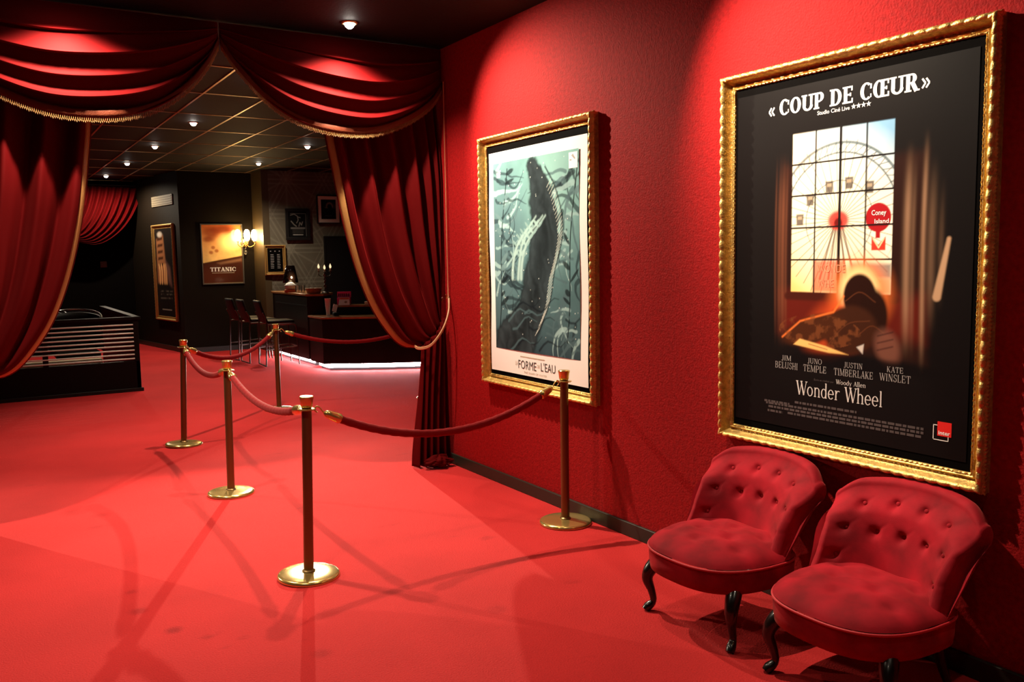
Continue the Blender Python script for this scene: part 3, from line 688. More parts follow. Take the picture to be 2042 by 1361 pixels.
# the sheet hangs slightly wavy in its frame
P = [[(x, -0.0185-0.004*math.sin(z*7.0)*abs(x/0.58)**3, z) for z in np.linspace(0.098, 1.640, 60)] for x in np.linspace(-0.585, 0.583, 30)]
pr = obj('poster_print', MB().grid(P), M['paper'], fk, smooth=180)
pic = paint_mesh('printed_picture', 1.02, 1.300, 0.0036, art_kelp, M['print'], pr, (-0.006, -0.0222, 0.262))
def ink2(name, mb, m, label=None):
    o = obj(name, mb, m, pr, smooth=None); o.location = (0, -0.0193 if name in ('title_lettering', 'subtitle_lettering', 'credit_line') else -0.0226, 0)
    if label: o['label'] = label
ink2('title_lettering', sans('FORME', -0.225, 0.142, .06, .225, height=.058), M['ink_dark'], 'dark title lettering LA FORME DE L\'EAU')
ink2('title_lettering', sans('L\'EAU', 0.055, 0.148, .06, .170, height=.058), M['ink_dark']); ink2('title_lettering', sans('LA', -0.262, .160, .03, .028, height=.030), M['ink_fade']); ink2('title_lettering', sans('DE', 0.012, .165, .03, .028, height=.022), M['ink_fade'])
ink2('subtitle_lettering', sans('THE SHAPE OF WATER', -0.155, .112, .02, .28, height=.014), M['ink_fade'])
ink2('credit_line', flat([(-.20, .222), (.10, .222), (.10, .229), (-.20, .229)], -.0004), M['ink_fade'])
ink2('festival_logo', sans('tiff', -0.472, 1.462, .05, .060, height=.050, bold=.02), M['ink_white'])
ink2('notice_box', flat([(.400, 1.448), (.490, 1.448), (.490, 1.545), (.400, 1.545)], -.0004), M['ink_white'], 'small white notice box')
ink2('notice_marks', flat([(.428, 1.525), (.445, 1.535), (.470, 1.505), (.462, 1.50)], -.0008).add(*(lambda q: (q.v, q.f))(flat([(.41, 1.495), (.43, 1.495), (.43, 1.503), (.41, 1.503)], -.0008))), M['ink_grey'])

# ------------------------------------------------------------------ velvet drapes and swags
YC = 6.15
def swag_meshes(sign):
    """Swag between the centre point and the wall; sign=+1 toward the right wall, -1 mirrored."""
    xm = -1.675
    low = resample([(-1.675, 3.115), (-1.58, 2.955), (-1.41, 2.765), (-1.21, 2.635), (-0.95, 2.575), (-0.64, 2.58), (-0.35, 2.68), (-0.13, 2.82), (0.0, 2.965)], 110)
    X = lambda x: x if sign > 0 else 2*xm-x-.010
    ns, nt = len(low), 260; P = []; cloth_bot = []
    for i in range(ns):
        s = i/(ns-1); x1, z1 = low[i]; x0 = xm+(0-xm)*s; z0 = CEIL-0.005
        env = math.sin(PI*min(1, max(0, s)))**0.75; row = []
        for j in range(nt):
            t = j/(nt-1); x = x0+(x1-x0)*t; z = z0+(z1-z0)*t
            p = 4.6*max(0, t-0.10)**1.15/(0.90**1.15)+0.30*math.sin(2.6*s+0.3)+0.12*math.sin(7*s)
            f = p % 1.0; h = (f/0.88)**5.0 if f < 0.88 else 0.5+0.5*math.cos(PI*(f-0.88)/0.12)
            amp = (0.060*env+0.006)*(0.72+0.28*math.sin(2.1*int(p)+1))*sst(0.14, 0.34, t)*(1-0.35*sst(.9, 1, t))
            bulge = 0.19*env*(math.sin(PI*min(t*1.05, .5))-0.42*sst(.42, 1.0, t))
            y = YC-bulge-amp*h
            row.append((X(x), y, z-0.012*env*h))
        P.append(row); cloth_bot.append(row[-1])
    cloth = MB().grid(P, flip=(sign < 0))
    bt = np.array(cloth_bot)
    # gimp braid band and looped bullion fringe beneath it
    Lb = resample(bt, 240); Q = []
    for p in Lb: Q.append([(p[0], p[1]-0.010, p[2]+0.042), (p[0], p[1]-0.018, p[2]+0.030), (p[0], p[1]-0.013, p[2]+0.012), (p[0], p[1]-0.016, p[2]-0.004), (p[0], p[1]-0.004, p[2]-0.006)])
    gimp = MB().grid(Q, flip=(sign < 0))
    Lf = resample(bt, 175); fr = MB(); tan = np.gradient(Lf, axis=0); tan /= np.linalg.norm(tan, axis=1)[:, None]
    for k in range(1, len(Lf)-1):
        c = Lf[k]; tv = tan[k]*0.0052; dp = 0.040+0.003*math.sin(k*1.7)
        pts = [c+np.array([0, -.010, 0])-tv, c+np.array([0, -.013, -dp*.6])-tv*1.1, c+np.array([0, -.012, -dp])-tv*.2, c+np.array([0, -.010, -dp*.6])+tv*1.0, c+np.array([0, -.008, 0])+tv]
        fr.tube(pts, 0.0026, n=5, caps=False)
    return cloth, gimp, fr
for sign, lab in ((1, 'gathered red velvet swag with gold fringe hanging beside the red stucco wall'), (-1, 'gathered red velvet swag with gold fringe above the left tied-back drape')):
    t = thing('curtain_swag', lab, 'swag curtain', (0, 0, 0), group='fringed velvet swags across the opening')
    c, gm, fr = swag_meshes(sign)
    obj('swag_cloth', c, M['velvet'], t, solid=0.004, smooth=180)
    obj('braid_band', gm, M['gimp'], t, smooth=180, solid=0.003)
    obj('bullion_fringe', fr, M['fringe'], t, smooth=180)

def drape(sign, label):
    xm = -1.70
    X = lambda x: x if sign > 0 else 2*xm-x
    t_ = thing('tied_drape', label, 'curtain', (X(-0.17), YC, 0), group='tied-back velvet drapes')
    ox, oy = X(-0.17), YC
    loc = lambda x, y, z: (X(x)-ox, y-oy, z)
    outer = resample([(-0.905, 3.18), (-0.895, 2.80), (-0.875, 2.53), (-0.85, 2.34), (-0.795, 1.97), (-0.705, 1.60), (-0.59, 1.30), (-0.440, 1.075), (-0.335, 0.985), (-0.235, 0.965)], 70)
    inner = resample([(-0.015, 3.18), (-0.018, 2.4), (-0.025, 1.6), (-0.045, 1.18)], 70)
    n_s, n_t = 150, 70; P = []
    for i in range(n_s):
        s = i/(n_s-1); row = []
        for j in range(n_t):
            t = j/(n_t-1); se = s**(1.0+0.25*t)
            p = inner[j]*(1-se)+outer[j]*se
            sag = -0.10*math.sin(PI*se)*sst(.45, 1, t)*(1-.4*t)
            ph = 2*PI*(6.0*s**0.62+0.10*math.sin(7*s)); amp = (0.046+0.020*math.sin(PI*t))*(0.45+0.55*s**.7)*(1-0.62*sst(.72, 1, t))*(0.6+.4*math.sin(2.4*s+.4))
            y = YC+0.02+0.085*(1-sst(.05, .5, t))-amp*(math.cos(ph)+.28*math.cos(2*ph+1.0+2*t))-0.075*math.sin(PI*s)*sst(.55, 1, t)
            row.append(loc(p[0], y, p[1]+sag*.35))
        P.append(row)
    fab = MB().grid(P, flip=(sign > 0))
    hem_l = -0.335 if sign > 0 else -0.19
    Lw = []
    for i in range(110):
        s = i/109; row = []
        for j in range(44):
            t = j/43; top = inner[-1]*(1-s)+outer[-1]*s
            fl = sst(0, 1, t)*0.8+.2*t; x = top[0]*(1-fl)+(-0.02*(1-s)+hem_l*s)*fl+0.010*math.sin(5*t+4*s)*(1-t); z = top[1]*(1-t)+0.012*t
            ph = 2*PI*(5.3*s+.15*math.sin(6*s+2*t)); amp = 0.018+0.026*t
            y = YC-0.03-amp*math.cos(ph)-0.055*math.sin(PI*s)*(1-.6*t)
            row.append(loc(x, y, z))
        Lw.append(row)
    fab.grid(Lw, flip=(sign > 0))
    obj('velvet_panel', fab, M['velvet'], t_, solid=0.004, smooth=180)
    # folded-back gold lining along the free edge
    E_ = []
    for j in range(n_t):
        t = j/(n_t-1); x, z = outer[j]; e = P[-1][j]; wd = (0.042 if sign > 0 else 0.026)*(1-0.45*t)+.012
        E_.append([(e[0]+sg, e[1]+dy, e[2]+dz) for sg, dy, dz in ((0.004*sign, 0.006, 0), (-0.012*sign, 0.012, -.002), (-wd*.7*sign, 0.022, -.35*wd*t), (-wd*sign, 0.040, -.5*wd*t))])
    obj('gold_lining', MB().grid(E_, flip=(sign > 0)), M['lining'], t_, solid=0.003, smooth=180)
    ed = [(E_[j][3][0], E_[j][3][1], E_[j][3][2]) for j in range(n_t)]
    obj('edge_piping', MB().tube(ed, 0.006, n=6), M['velvet'], t_, smooth=180)
    obj('draw_cord', MB().tube([loc(-0.022, YC-.075, z) for z in (3.0, 2.2, 1.5, 1.25)], 0.0035, n=6), M['cord'], t_, smooth=180)
    tie = MB()
    for k in range(2):
        o = .010*k
        pts = resample([loc(-0.006, 6.09, 1.335+o), loc(-0.060, 6.005, 1.215+o), loc(-0.135, 5.965, 1.09+o), loc(-0.215, 5.985, .985+o), loc(-0.262, 6.05, .950+o), loc(-0.285, 6.14, .955+o), loc(-0.24, 6.235, 1.02+o), loc(-0.10, 6.245, 1.19+o), loc(-0.015, 6.17, 1.325+o)], 60)
        tie.tube(pts, 0.0075, n=8)
    obj('tieback_cord', tie, M['cord'], t_, smooth=180)
    if sign > 0: obj('tieback_hook', MB().tube([loc(0.0, 6.10, 1.335), loc(-.03, 6.095, 1.335), loc(-.034, 6.09, 1.36)], .006, n=8), M['brass'], t_, smooth=180)
    if sign < 0: return
    pu = MB(); Q = []
    for i in range(44):
        a = 2*PI*i/44; row = []
        for j in range(18):
            q = PI*(.02+.96*j/17); r = 1+.22*math.sin(5*a+2*q)+.14*math.sin(9*a-4*q+1)+.10*math.sin(13*q+3*a)
            row.append(loc(-0.165+.105*r*math.sin(q)*math.cos(a), 6.03+.07*r*math.sin(q)*math.sin(a), max(.004, .052-.050*math.cos(q)*(.8+.3*math.sin(3*a)))))
        Q.append(row)
    obj('crumpled_hem', pu.grid(Q, cu=True, flip=(sign > 0)), M['velvet'], t_, smooth=180)
drape(1, 'red velvet drape tied back with a cord beside the red stucco wall')
drape(-1, 'red velvet drape tied back on the far left, in front of the black balustrade')

# far gathered curtain in the back lobby
t = thing('gathered_curtain', 'small red curtain pulled up in folds in the dark far corner of the lobby', 'curtain', (-1.0, 18.6, 2.0))
outer = resample([(-0.22, 3.11), (-0.30, 2.85), (-0.48, 2.50), (-0.72, 2.22), (-1.02, 2.03), (-1.30, 2.02), (-1.62, 2.12)], 60); inner = resample([(-1.62, 3.14), (-1.66, 2.8), (-1.72, 2.45), (-1.80, 2.25)], 60)
P = []
for i in range(170):
    s = i/169; row = []
    for j in range(60):
        tt = j/59; p = inner[j]*(1-s)+outer[j]*s; ph = 2*PI*11*s
        row.append((p[0]+1.0, -0.05*(0.4+.8*math.sin(PI*min(1, tt*.7+.1)))*math.cos(ph)-.06*math.sin(PI*s)*tt, p[1]-2.0-.10*math.sin(PI*s)*math.sin(PI*tt)*.6))
    P.append(row)
obj('curtain_cloth', MB().grid(P, flip=True), M['velvet'], t, solid=.004, smooth=180)
obj('curtain_rail', MB().tube([(-.75, 0, 1.16), (.85, 0, 1.14)], .015, n=8), M['black'], t, smooth=180)

# ------------------------------------------------------------------ brass stanchions and velvet ropes
def stanchion():
    t = thing('stanchion', 'x', 'stanchion', group='brass rope stanchions')
    obj('base', MB().lathe([(0.0005, 0.030), (0.03, 0.030), (0.10, 0.027), (0.145, 0.024), (0.156, 0.020), (0.161, 0.012), (0.161, 0.003), (0.157, 0.0), (0.0005, 0.0)], n=64), M['brass'], t, smooth=40)
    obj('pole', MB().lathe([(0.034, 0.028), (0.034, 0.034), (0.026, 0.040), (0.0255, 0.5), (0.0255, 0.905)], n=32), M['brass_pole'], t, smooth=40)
    obj('hook_ring', MB().lathe([(0.024, 0.884), (0.040, 0.883), (0.047, 0.886), (0.047, 0.890), (0.040, 0.893), (0.024, 0.892)], n=36), M['brass'], t, smooth=50)
    obj('cap', MB().lathe([(0.026, 0.900), (0.030, 0.904), (0.033, 0.935), (0.036, 0.946), (0.036, 0.953), (0.032, 0.957), (0.0005, 0.958)], n=36), M['brass'], t, smooth=40)
    return t
ST = {'near': ((-1.800, 4.323), (0.022, -0.014), 'tall brass stanchion nearest the camera in the open carpet'),
      'second': ((-1.728, 6.216), (0.012, -.008), 'brass stanchion second from the camera on the left line, between two rope spans'),
      'third': ((-1.667, 8.144), (0.038, -0.022), 'farthest left brass stanchion, in front of the dark lobby wall'),
      'fourth': ((-0.403, 9.433), (0.0, 0.0), 'brass stanchion standing in front of the black bar stools'),
      'wall': ((-0.168, 4.300), (0.004, -.002), 'brass stanchion against the red wall in front of the teal poster'),
      'hidden': ((1.30, 9.12), (0, 0), 'brass stanchion almost hidden behind the right tied drape')}
s0 = stanchion(); TOPS = {}
for i, (k, ((x, y), (lx, ly), lab)) in enumerate(ST.items()):
    o = s0 if i == 0 else dup(s0, (0, 0, 0))
    o.location = (x, y, 0); o['label'] = lab
    o.rotation_euler = (-ly, lx, 0.3*i)
    TOPS[k] = Vector((x+lx*0.89, y+ly*0.89, 0.888))
def rope(a, b, lowz, label):
    A, B = TOPS[a], TOPS[b]; d = (B-A); d.z = 0; L = d.length; u = d.normalized()
    pa, pb = A+u*0.042, B-u*0.042
    span = (pb-pa).length; sag = 0.888-lowz
    # catenary shape parameter from the sag
    lo, hi = 0.05, 20
    for _ in range(60):
        c = (lo+hi)/2
        if c*(math.cosh(span/2/c)-1) > sag: lo = c
        else: hi = c
    zf = lambda q: 0.888-sag+c*(math.cosh((q-.5)*span/c)-1)
    pts = [pa+(pb-pa)*q for q in np.linspace(0, 1, 61)]
    for p, q in zip(pts, np.linspace(0, 1, 61)): p.z = zf(q)
    Ls = [0]
    for i in range(1, 61): Ls.append(Ls[-1]+(pts[i]-pts[i-1]).length)
    tot = Ls[-1]
    def atl(l):
        return Vector([float(np.interp(l, Ls, [p[k] for p in pts])) for k in range(3)])
    mid = (pa+pb)/2; mid.z = lowz
    t = thing('velvet_rope', label, 'barrier rope', mid, group='red velvet barrier ropes')
    sub = lambda q: tuple(Vector(q)-mid)
    cl = np.linspace(0.145, tot-0.145, 70)
    obj('velvet_cord', MB().tube([sub(atl(l)) for l in cl], [0.0215+0.0012*math.sin(l*95) for l in cl], n=16), M['velvet_rope'], t, smooth=180)
    for e in (0, 1):
        f = (lambda l: l) if e == 0 else (lambda l: tot-l)
        ls = [0.058, 0.064, 0.072, 0.085, 0.125, 0.150, 0.156]; rs = [0.008, 0.014, 0.019, 0.0215, 0.0265, 0.0275, 0.022]
        obj('ferrule', MB().tube([sub(atl(f(l))) for l in ls], rs, n=18), M['brass'], t, smooth=50)
        h = [atl(f(l)) for l in (0.062, 0.050, 0.035, 0.018, 0.004)]
        up = [0, .002, .014, .018, .006]; hk = [sub(p+Vector((0, 0, q))) for p, q in zip(h, up)]+[sub(h[4]+Vector((0, 0, -.012))), sub(atl(f(.016))+Vector((0, 0, -.014)))]
        obj('snap_hook', MB().tube(resample(hk, 24), 0.0042, n=8), M['brass'], t, smooth=180)
rope('near', 'wall', 0.672, 'red velvet rope sagging from the nearest stanchion to the one at the wall')
rope('second', 'near', 0.775, 'red velvet rope between the nearest stanchion and the next one behind it')
rope('third', 'second', 0.765, 'red velvet rope between the two farther stanchions of the left line')
rope('third', 'fourth', 0.700, 'red velvet rope crossing in front of the stools and dark lobby wall')
rope('fourth', 'hidden', 0.715, 'red velvet rope in front of the bar, running behind the tied drape')

# ------------------------------------------------------------------ tufted slipper chairs
def chair():
    t = thing('slipper_chair', 'x', 'chair', group='red tufted slipper chairs')
    # seat: outline in plan is a rounded D, loop profile from the underside up over the crown
    NO = 96
    def outl(a, k=1.0):
        c, s = math.cos(a), math.sin(a); n = 2.7
        rx = 0.305; ry = 0.355 if s < 0 else 0.19
        q = (abs(c)**n+abs(s)**n)**(-1/n)
        return rx*q*c*k, -0.015+ry*q*s*k
    prof = [(0.80, .232), (0.93, .234), (0.975, .242), (0.988, .278), (0.992, .322), (0.985, .336)]
    P = []
    for i in range(NO):
        a = 2*PI*i/NO; P.append([(*outl(a, k), z) for k, z in prof])
    obj('seat_rail', MB().grid(P, cu=True), M['velvet_chair'], t, smooth=180)
    pip = [(*outl(2*PI*i/NO, 0.998), 0.340) for i in range(NO)]
    obj('piping', MB().tube(pip, 0.0055, n=8, closed=True), M['piping'], t, smooth=180)
    dents = [(-.17, .02), (0, .03), (.17, .02), (-.09, -.10), (.09, -.10), (.0, -.22), (-.2, -.17), (.2, -.17)]
    P = []
    for i in range(NO):
        a = 2*PI*i/NO; row = []
        for k in np.linspace(0.995, 0.0, 40):
            x, y = outl(a, k); z = 0.342+0.080*(1-k**3.2)**0.62
            for dx, dy in dents:
                z -= 0.012*math.exp(-((x-dx)**2+(y-dy)**2)/0.0010)
            z -= 0.0085*abs(math.sin(13*x+9*y+.6))*math.exp(-((x)**2/.04+(y-.03)**2/.02))
            z += 0.0065*math.sin(24*x-15*y+2*math.sin(30*y))*math.exp(-(x*x/.05+(y+.05)**2/.03))
            row.append((x, y, z))
        P.append(row)
    obj('seat_cushion', MB().grid(P, cu=True), M['velvet_chair'], t, smooth=180)
    # barrel back with an outward roll along the top
    rows1 = [(-.66, .80), (-.22, .82), (.22, .82), (.66, .80)]; rows2 = [(-.84, .55), (-.43, .53), (0, .53), (.43, .53), (.84, .55)]; rows3 = [(-.88, .27), (.88, .27)]
    bts = rows1+rows2+rows3
    def front(u, v):
        au = abs(u); hw = 0.250+0.052*v**2.2-0.012*math.sin(PI*v)
        H = 0.325+0.385*v*(1-(0.10*au**2+0.10*max(0, (au-.72)/.28)**2)*sst(.3, 1, v))
        yc = 0.105+0.115*v+0.045*sst(.72, 1.0, v)
        y = yc-(0.165-0.075*v)*au**2.2
        x = hw*u
        d = 0.0
        for bu, bv in bts:
            du, dv = (u-bu)*.30, (v-bv)*.42; q = du*du+dv*dv
            d += 0.020*math.exp(-q/0.00045)+0.006*math.exp(-q/0.004)
        # soft diagonal pleats between buttons
        for bu, bv in bts:
            for su in (-1, 1):
                e0 = (bu*.30, bv*.42); e1 = ((bu+.21*su)*.30, (bv+.13)*.42)
                px, py = u*.30, v*.42; dx, dy = e1[0]-e0[0], e1[1]-e0[1]; tt = min(1, max(0, ((px-e0[0])*dx+(py-e0[1])*dy)/(dx*dx+dy*dy)))
                q = (px-e0[0]-tt*dx)**2+(py-e0[1]-tt*dy)**2; d += 0.0035*math.exp(-q/0.00006)*(1-tt)
        return x, y+d, H
    NU, NV = 120, 62; P = []
    for i in range(NU):
        u = -1+2*i/(NU-1); ed = 1-sst(.93, 1.0, abs(u)); row = []
        for j in range(NV):
            x, y, z = front(u, j/(NV-1)); row.append((x, y, z))
        x, y, z = front(u, 1.0); x0, y0, z0 = front(u, 0.0)
        th = 0.085
        for k in range(1, 13):   # roll over the top and down
            a = PI*k/12*1.12; r_ = 0.5*th*0.85
            row.append((x*(1+.0), y+r_*(1-math.cos(a)), z+r_*math.sin(a)*0.75))
        xe, ye, ze = row[-1]
        for k in range(1, 17):
            q = k/16; yb = y0+0.075; v = 1-q
            hw = (0.250+0.052*v**2.2-0.012*math.sin(PI*v))/(0.250+0.052)
            row.append((x*(1-q)+x*hw*q if q < 1 else x0, ye*(1-q)**1.6+(yb+.055*(1-q)*0)*(1-(1-q)**1.6), ze*(1-q)+0.242*q))
        row.append((x0, y0+.02, .234)); row.append((x0, y0-.005, .234))
        P.append(row)
    def cap_rows(row, sg):
        A = np.array(row); out = []
        zs = A[:NV, 2]; my = np.interp(A[:, 2], zs, A[:NV, 1])+0.042
        for a in np.linspace(0, PI/2, 7)[1:]:
            B = A.copy(); B[:, 1] = my+(A[:, 1]-my)*max(.06, math.cos(a)); B[:, 0] += sg*0.040*math.sin(a); B[:, 2] = A[:, 2]-np.clip(A[:, 2]-.52, 0, 1)*.34*(1-math.cos(a)); B[:, 0] -= sg*0.022*math.sin(a)*np.clip((A[:, 2]-.5)/.2, 0, 1); out.append([tuple(q) for q in B])
        return out
    P = cap_rows(P[0], -1)[::-1]+P+cap_rows(P[-1], 1); NU = len(P)
    mb = MB().grid(P, cv=True)
    n = len(P[0])
    for i, fl in ((0, True), (NU-1, False)):
        k = i*n; c = np.mean(np.array(P[i]), 0); mb.v.append(tuple(c)); ci = len(mb.v)-1
        for j in range(n):
            a, b_ = k+j, k+(j+1) % n; mb.f.append((ci, b_, a) if not fl else (ci, a, b_))
    obj('backrest', mb, M['velvet_chair'], t, smooth=70)
    for bu, bv in bts:
        x, y, z = front(bu, bv); obj('button', MB().ball((x, y-0.002, z), 0.0125, 12, (1, .6, 1)), M['velvet_chair'], t, smooth=180)
    for s in (-1, 1):
        pts = resample([(s*.232, -.225, .245), (s*.255, -.262, .200), (s*.262, -.275, .155), (s*.252, -.258, .095), (s*.250, -.250, .045), (s*.262, -.275, .018), (s*.266, -.285, .006)], 30)
        rad = np.interp(np.linspace(0, 1, 30), [0, .15, .35, .6, .8, .92, 1], [.034, .033, .027, .018, .015, .021, .017])
        obj('front_leg', MB().tube(pts, list(rad), n=14), M['ebony'], t, smooth=60)
        pts = resample([(s*.20, .11, .245), (s*.205, .13, .12), (s*.215, .175, .004)], 16)
        obj('rear_leg', MB().tube(pts, list(np.linspace(.024, .014, 16)), n=12), M['ebony'], t, smooth=60)
    return t
ch = chair(); ch.location = (-0.350, 2.735, 0); ch.rotation_euler = (0, 0, -PI/2+0.0)
ch['label'] = 'red tufted slipper chair nearer the stanchion by the wall'
dup(ch, (-0.350, 2.010, 0), -PI/2, 'red tufted slipper chair under the right end of the dark film poster')

# ------------------------------------------------------------------ black balustrade round the stairwell, left
YB = 11.944; XB = -1.43
t = thing('balustrade', 'black balustrade with pale horizontal slats behind the left drape', 'balustrade', (XB, YB, 0))
def lbox(mb, x0, x1, y0, y1, z0, z1): return mb.box(x0-XB, x1-XB, y0-YB, y1-YB, z0, z1)
obj('base_panel', lbox(lbox(MB(), -4.6, XB, YB, YB+.05, 0, .395), XB-.05, XB, YB, YB+3.4, 0, .395), M['panel_black'], t, bevel=.004)
obj('kick_strip', lbox(lbox(MB(), -4.6, XB+.025, YB-.012, YB, 0, .045), XB, XB+.012, YB, YB+3.4, 0, .045), M['black'], t, bevel=.003)
obj('top_rail', lbox(lbox(MB(), -4.6, XB+.03, YB-.02, YB+.07, .925, .962), XB-.06, XB+.03, YB, YB+3.4, .925, .962), M['panel_black'], t, bevel=.004)
obj('fascia_panel', lbox(MB(), -4.6, XB, YB+.01, YB+.04, .885, .925), M['panel_black'], t)
obj('side_panel', lbox(MB(), XB-.045, XB-.012, YB+.05, YB+3.4, .395, .925), M['panel_black'], t)
for x0, x1, y0 in ((XB-.065, XB, YB-.004), (-2.53, -2.47, YB-.004), (-3.6, -3.54, YB-.004), (XB-.06, XB, YB+3.34)):
    obj('post', lbox(MB(), x0, x1, y0, y0+.058, .39, .93), M['panel_black'], t, bevel=.003)
for k in range(9):
    z = .425+.0545*k
    obj('slat', lbox(MB(), -4.6, XB-.06, YB-.006, YB+.012, z-.009, z+.009), M['steel'], t, bevel=.004)
t = thing('leaflet_ledge', 'cream lit ledge glimpsed behind the slats of the black balustrade', 'ledge', (-2.25, 12.35, 0))
obj('ledge_top', MB().box(-.55, .42, -.08, .08, .34, .42), M['cream'], t, bevel=.004)
obj('support', MB().box(-.50, -.45, -.04, .04, 0, .34).box(.32, .37, -.04, .04, 0, .34), M['black'], t)
for (x, y, lab) in ((-2.05, 13.1, 'dark armchair with a curved chrome back rail behind the balustrade'), (-2.42, 13.75, 'farther dark armchair with a chrome rim, behind the left drape edge')):
    t = thing('tub_chair', lab, 'chair', (x, y, 0), group='dark chairs behind the balustrade')
    obj('seat', MB().box(-.27, .27, -.27, .25, .38, .47), M['leather'], t, bevel=.03)
    sh = [(.33*math.cos(a), .05+.30*math.sin(a)) for a in np.linspace(PI*1.08, -PI*.08, 30)][::-1]
    P = [[(px*.98, py-.05, z) for z in np.linspace(.46, .88+.10*math.sin(PI*i/29), 8)] for i, (px, py) in enumerate(sh)]
    obj('backrest', MB().grid(P), M['leather'], t, solid=.03, smooth=180)
    obj('back_rail', MB().tube([(px, py-.05, .90+.12*math.sin(PI*i/29)) for i, (px, py) in enumerate(sh)], .014, n=8), M['bright_chrome'], t, smooth=180)
    for sx in (-1, 1):
        for sy in (-1, 1): obj('leg', MB().tube([(sx*.23, sy*.22, .38), (sx*.25, sy*.24, 0.0)], .012, n=8), M['chrome'], t, smooth=180)

# ------------------------------------------------------------------ lobby wall furniture
RZB = math.atan2(2.70, -0.396)          # direction of the slanting side face
def face_pt(y): return (-0.1467*(y-16.35), y)
ang = -PI/2+math.atan2(0.396, 2.70)
x, y = face_pt(17.17)
t = thing('framed_poster', 'tall gilt-framed dark poster on the side face of the dark lobby block', 'framed poster', (x-.001, y, 0.56), ang)
obj('gilt_frame', moulding(1.12, 1.78, .075, .05, seg=.02, leaf=.06), M['gilt_dim'], t, smooth=60)
obj('backing_board', MB().box(-.50, .50, -.012, 0, .06, 1.72), M['black_board'], t)
def art_side(U, V):
    C = np.ones(U.shape+(3,))*np.array([.012, .009, .008])
    C = poly(C, U, V, [(-.42, .62), (-.40, 1.42), (-.02, 1.50), (.06, .95), (.10, .62)], lin(150, 96, 62), .05, .85)
    for k in range(5):
        z = .92+.12*k; C = poly(C, U, V, [(-.36, z), (-.08, z+.02), (-.06, z+.07), (-.33, z+.06)], lin(45, 22, 16), .02, .85)
    for xx in (-.30, -.18, -.04, .06): C = line(C, U, V, [(xx, .62), (xx+.02, .85), (xx-.01, .95)], .06, lin(230, 170, 110), .025, .8)
    C = ell(C, U, V, -.20, 1.52, .13, .05, lin(190, 175, 160), .5, .8); C = poly(C, U, V, [(.02, 1.05), (.28, .90), (.34, .55), (.16, .62)], lin(110, 75, 66), .06, .8)
    for z in (.46, .40, .33): C = line(C, U, V, [(-.30, z), (.34, z+.01)], .03, lin(96, 88, 78), .01, .6*1)
    n = smooth_noise(U, V, 30, 3); C = over(C, (V < .52)*(n > .55)*.9, (.012, .009, .008))
    C = line(C, U, V, [(-.25, .12), (.25, .12)], .022, lin(150, 140, 125), .006, .7); return C
paint_mesh('poster_print', .95, 1.62, .008, art_side, M['print'], t, (0, -.0145, .08))
x, y = face_pt(17.15)
t = thing('vent_panel', 'beige vent panel high on the wall above the tall gilt-framed poster', 'vent', (x, y, 2.68), ang)
obj('panel', MB().box(-.56, .56, -.02, 0, 0, .19), M['beige'], t, bevel=.004)
for k in range(4): obj('louvre', MB().box(-.52, .52, -.026, -.018, .03+.04*k, .042+.04*k), M['beige'], t)

t = thing('framed_poster', 'warm orange ship poster lit by the glowing wall sconce', 'framed poster', (.722, 16.349, 1.225))
fr = MB().box(-.375, .375, -.03, 0, 0, .022).box(-.375, .375, -.03, 0, 1.078, 1.10).box(-.375, -.353, -.03, 0, .022, 1.078).box(.353, .375, -.03, 0, .022, 1.078)
obj('thin_frame', fr, M['pewter'], t, bevel=.003)
def art_warm(U, V):
    t_ = np.clip((V-.35)/.75, 0, 1)[..., None]; C = lin(226, 190, 120)*(1-t_)+lin(196, 96, 40)*t_
    C = C*(.65+.6*fbm(U, V, 7, 9))[..., None]
    for cx, cz, rx, rz in ((-.18, .92, .14, .10), (.02, .98, .20, .07), (.2, .93, .12, .06), (-.24, .80, .09, .05)): C = ell(C, U, V, cx, cz, rx, rz, lin(120, 40, 20), .6, .75)
    C = ell(C, U, V, .12, .75, .16, .13, lin(255, 225, 150), .7, .8)
    for cx, cz in ((-.16, .65), (-.10, .59), (-.20, .56)): C = ell(C, U, V, cx, cz, .035, .03, lin(150, 80, 40), .5, .8)
    C = poly(C, U, V, [(-.36, .37), (.36, .50), (.36, 0), (-.36, 0)], lin(62, 30, 20), .012)
    C = poly(C, U, V, [(-.10, .37), (.34, .445), (.34, .40), (-.04, .345)], lin(150, 110, 80), .03, .6)
    C = ell(C, U, V, -.2, .1, .3, .2, lin(90, 40, 22), .8, .5); return C
pr2 = paint_mesh('poster_print', .71, 1.062, .008, art_warm, mat('glossy_print', (.1, .1, .1), .25, coat=.6, attr='Col'), t, (0, -.010, .02))
o = obj('title_lettering', BOLD.text('TITANIC', 0, .215, .075, .46, 'c', .08), M['ink_silver'], pr2, smooth=None); o.location = (0, -.0112, .02)
o = obj('credit_line', flat([(-.2, .185), (.2, .185), (.2, .192), (-.2, .192)]), M['ink_fade'], pr2, smooth=None); o.location = (0, -.0112, .02)

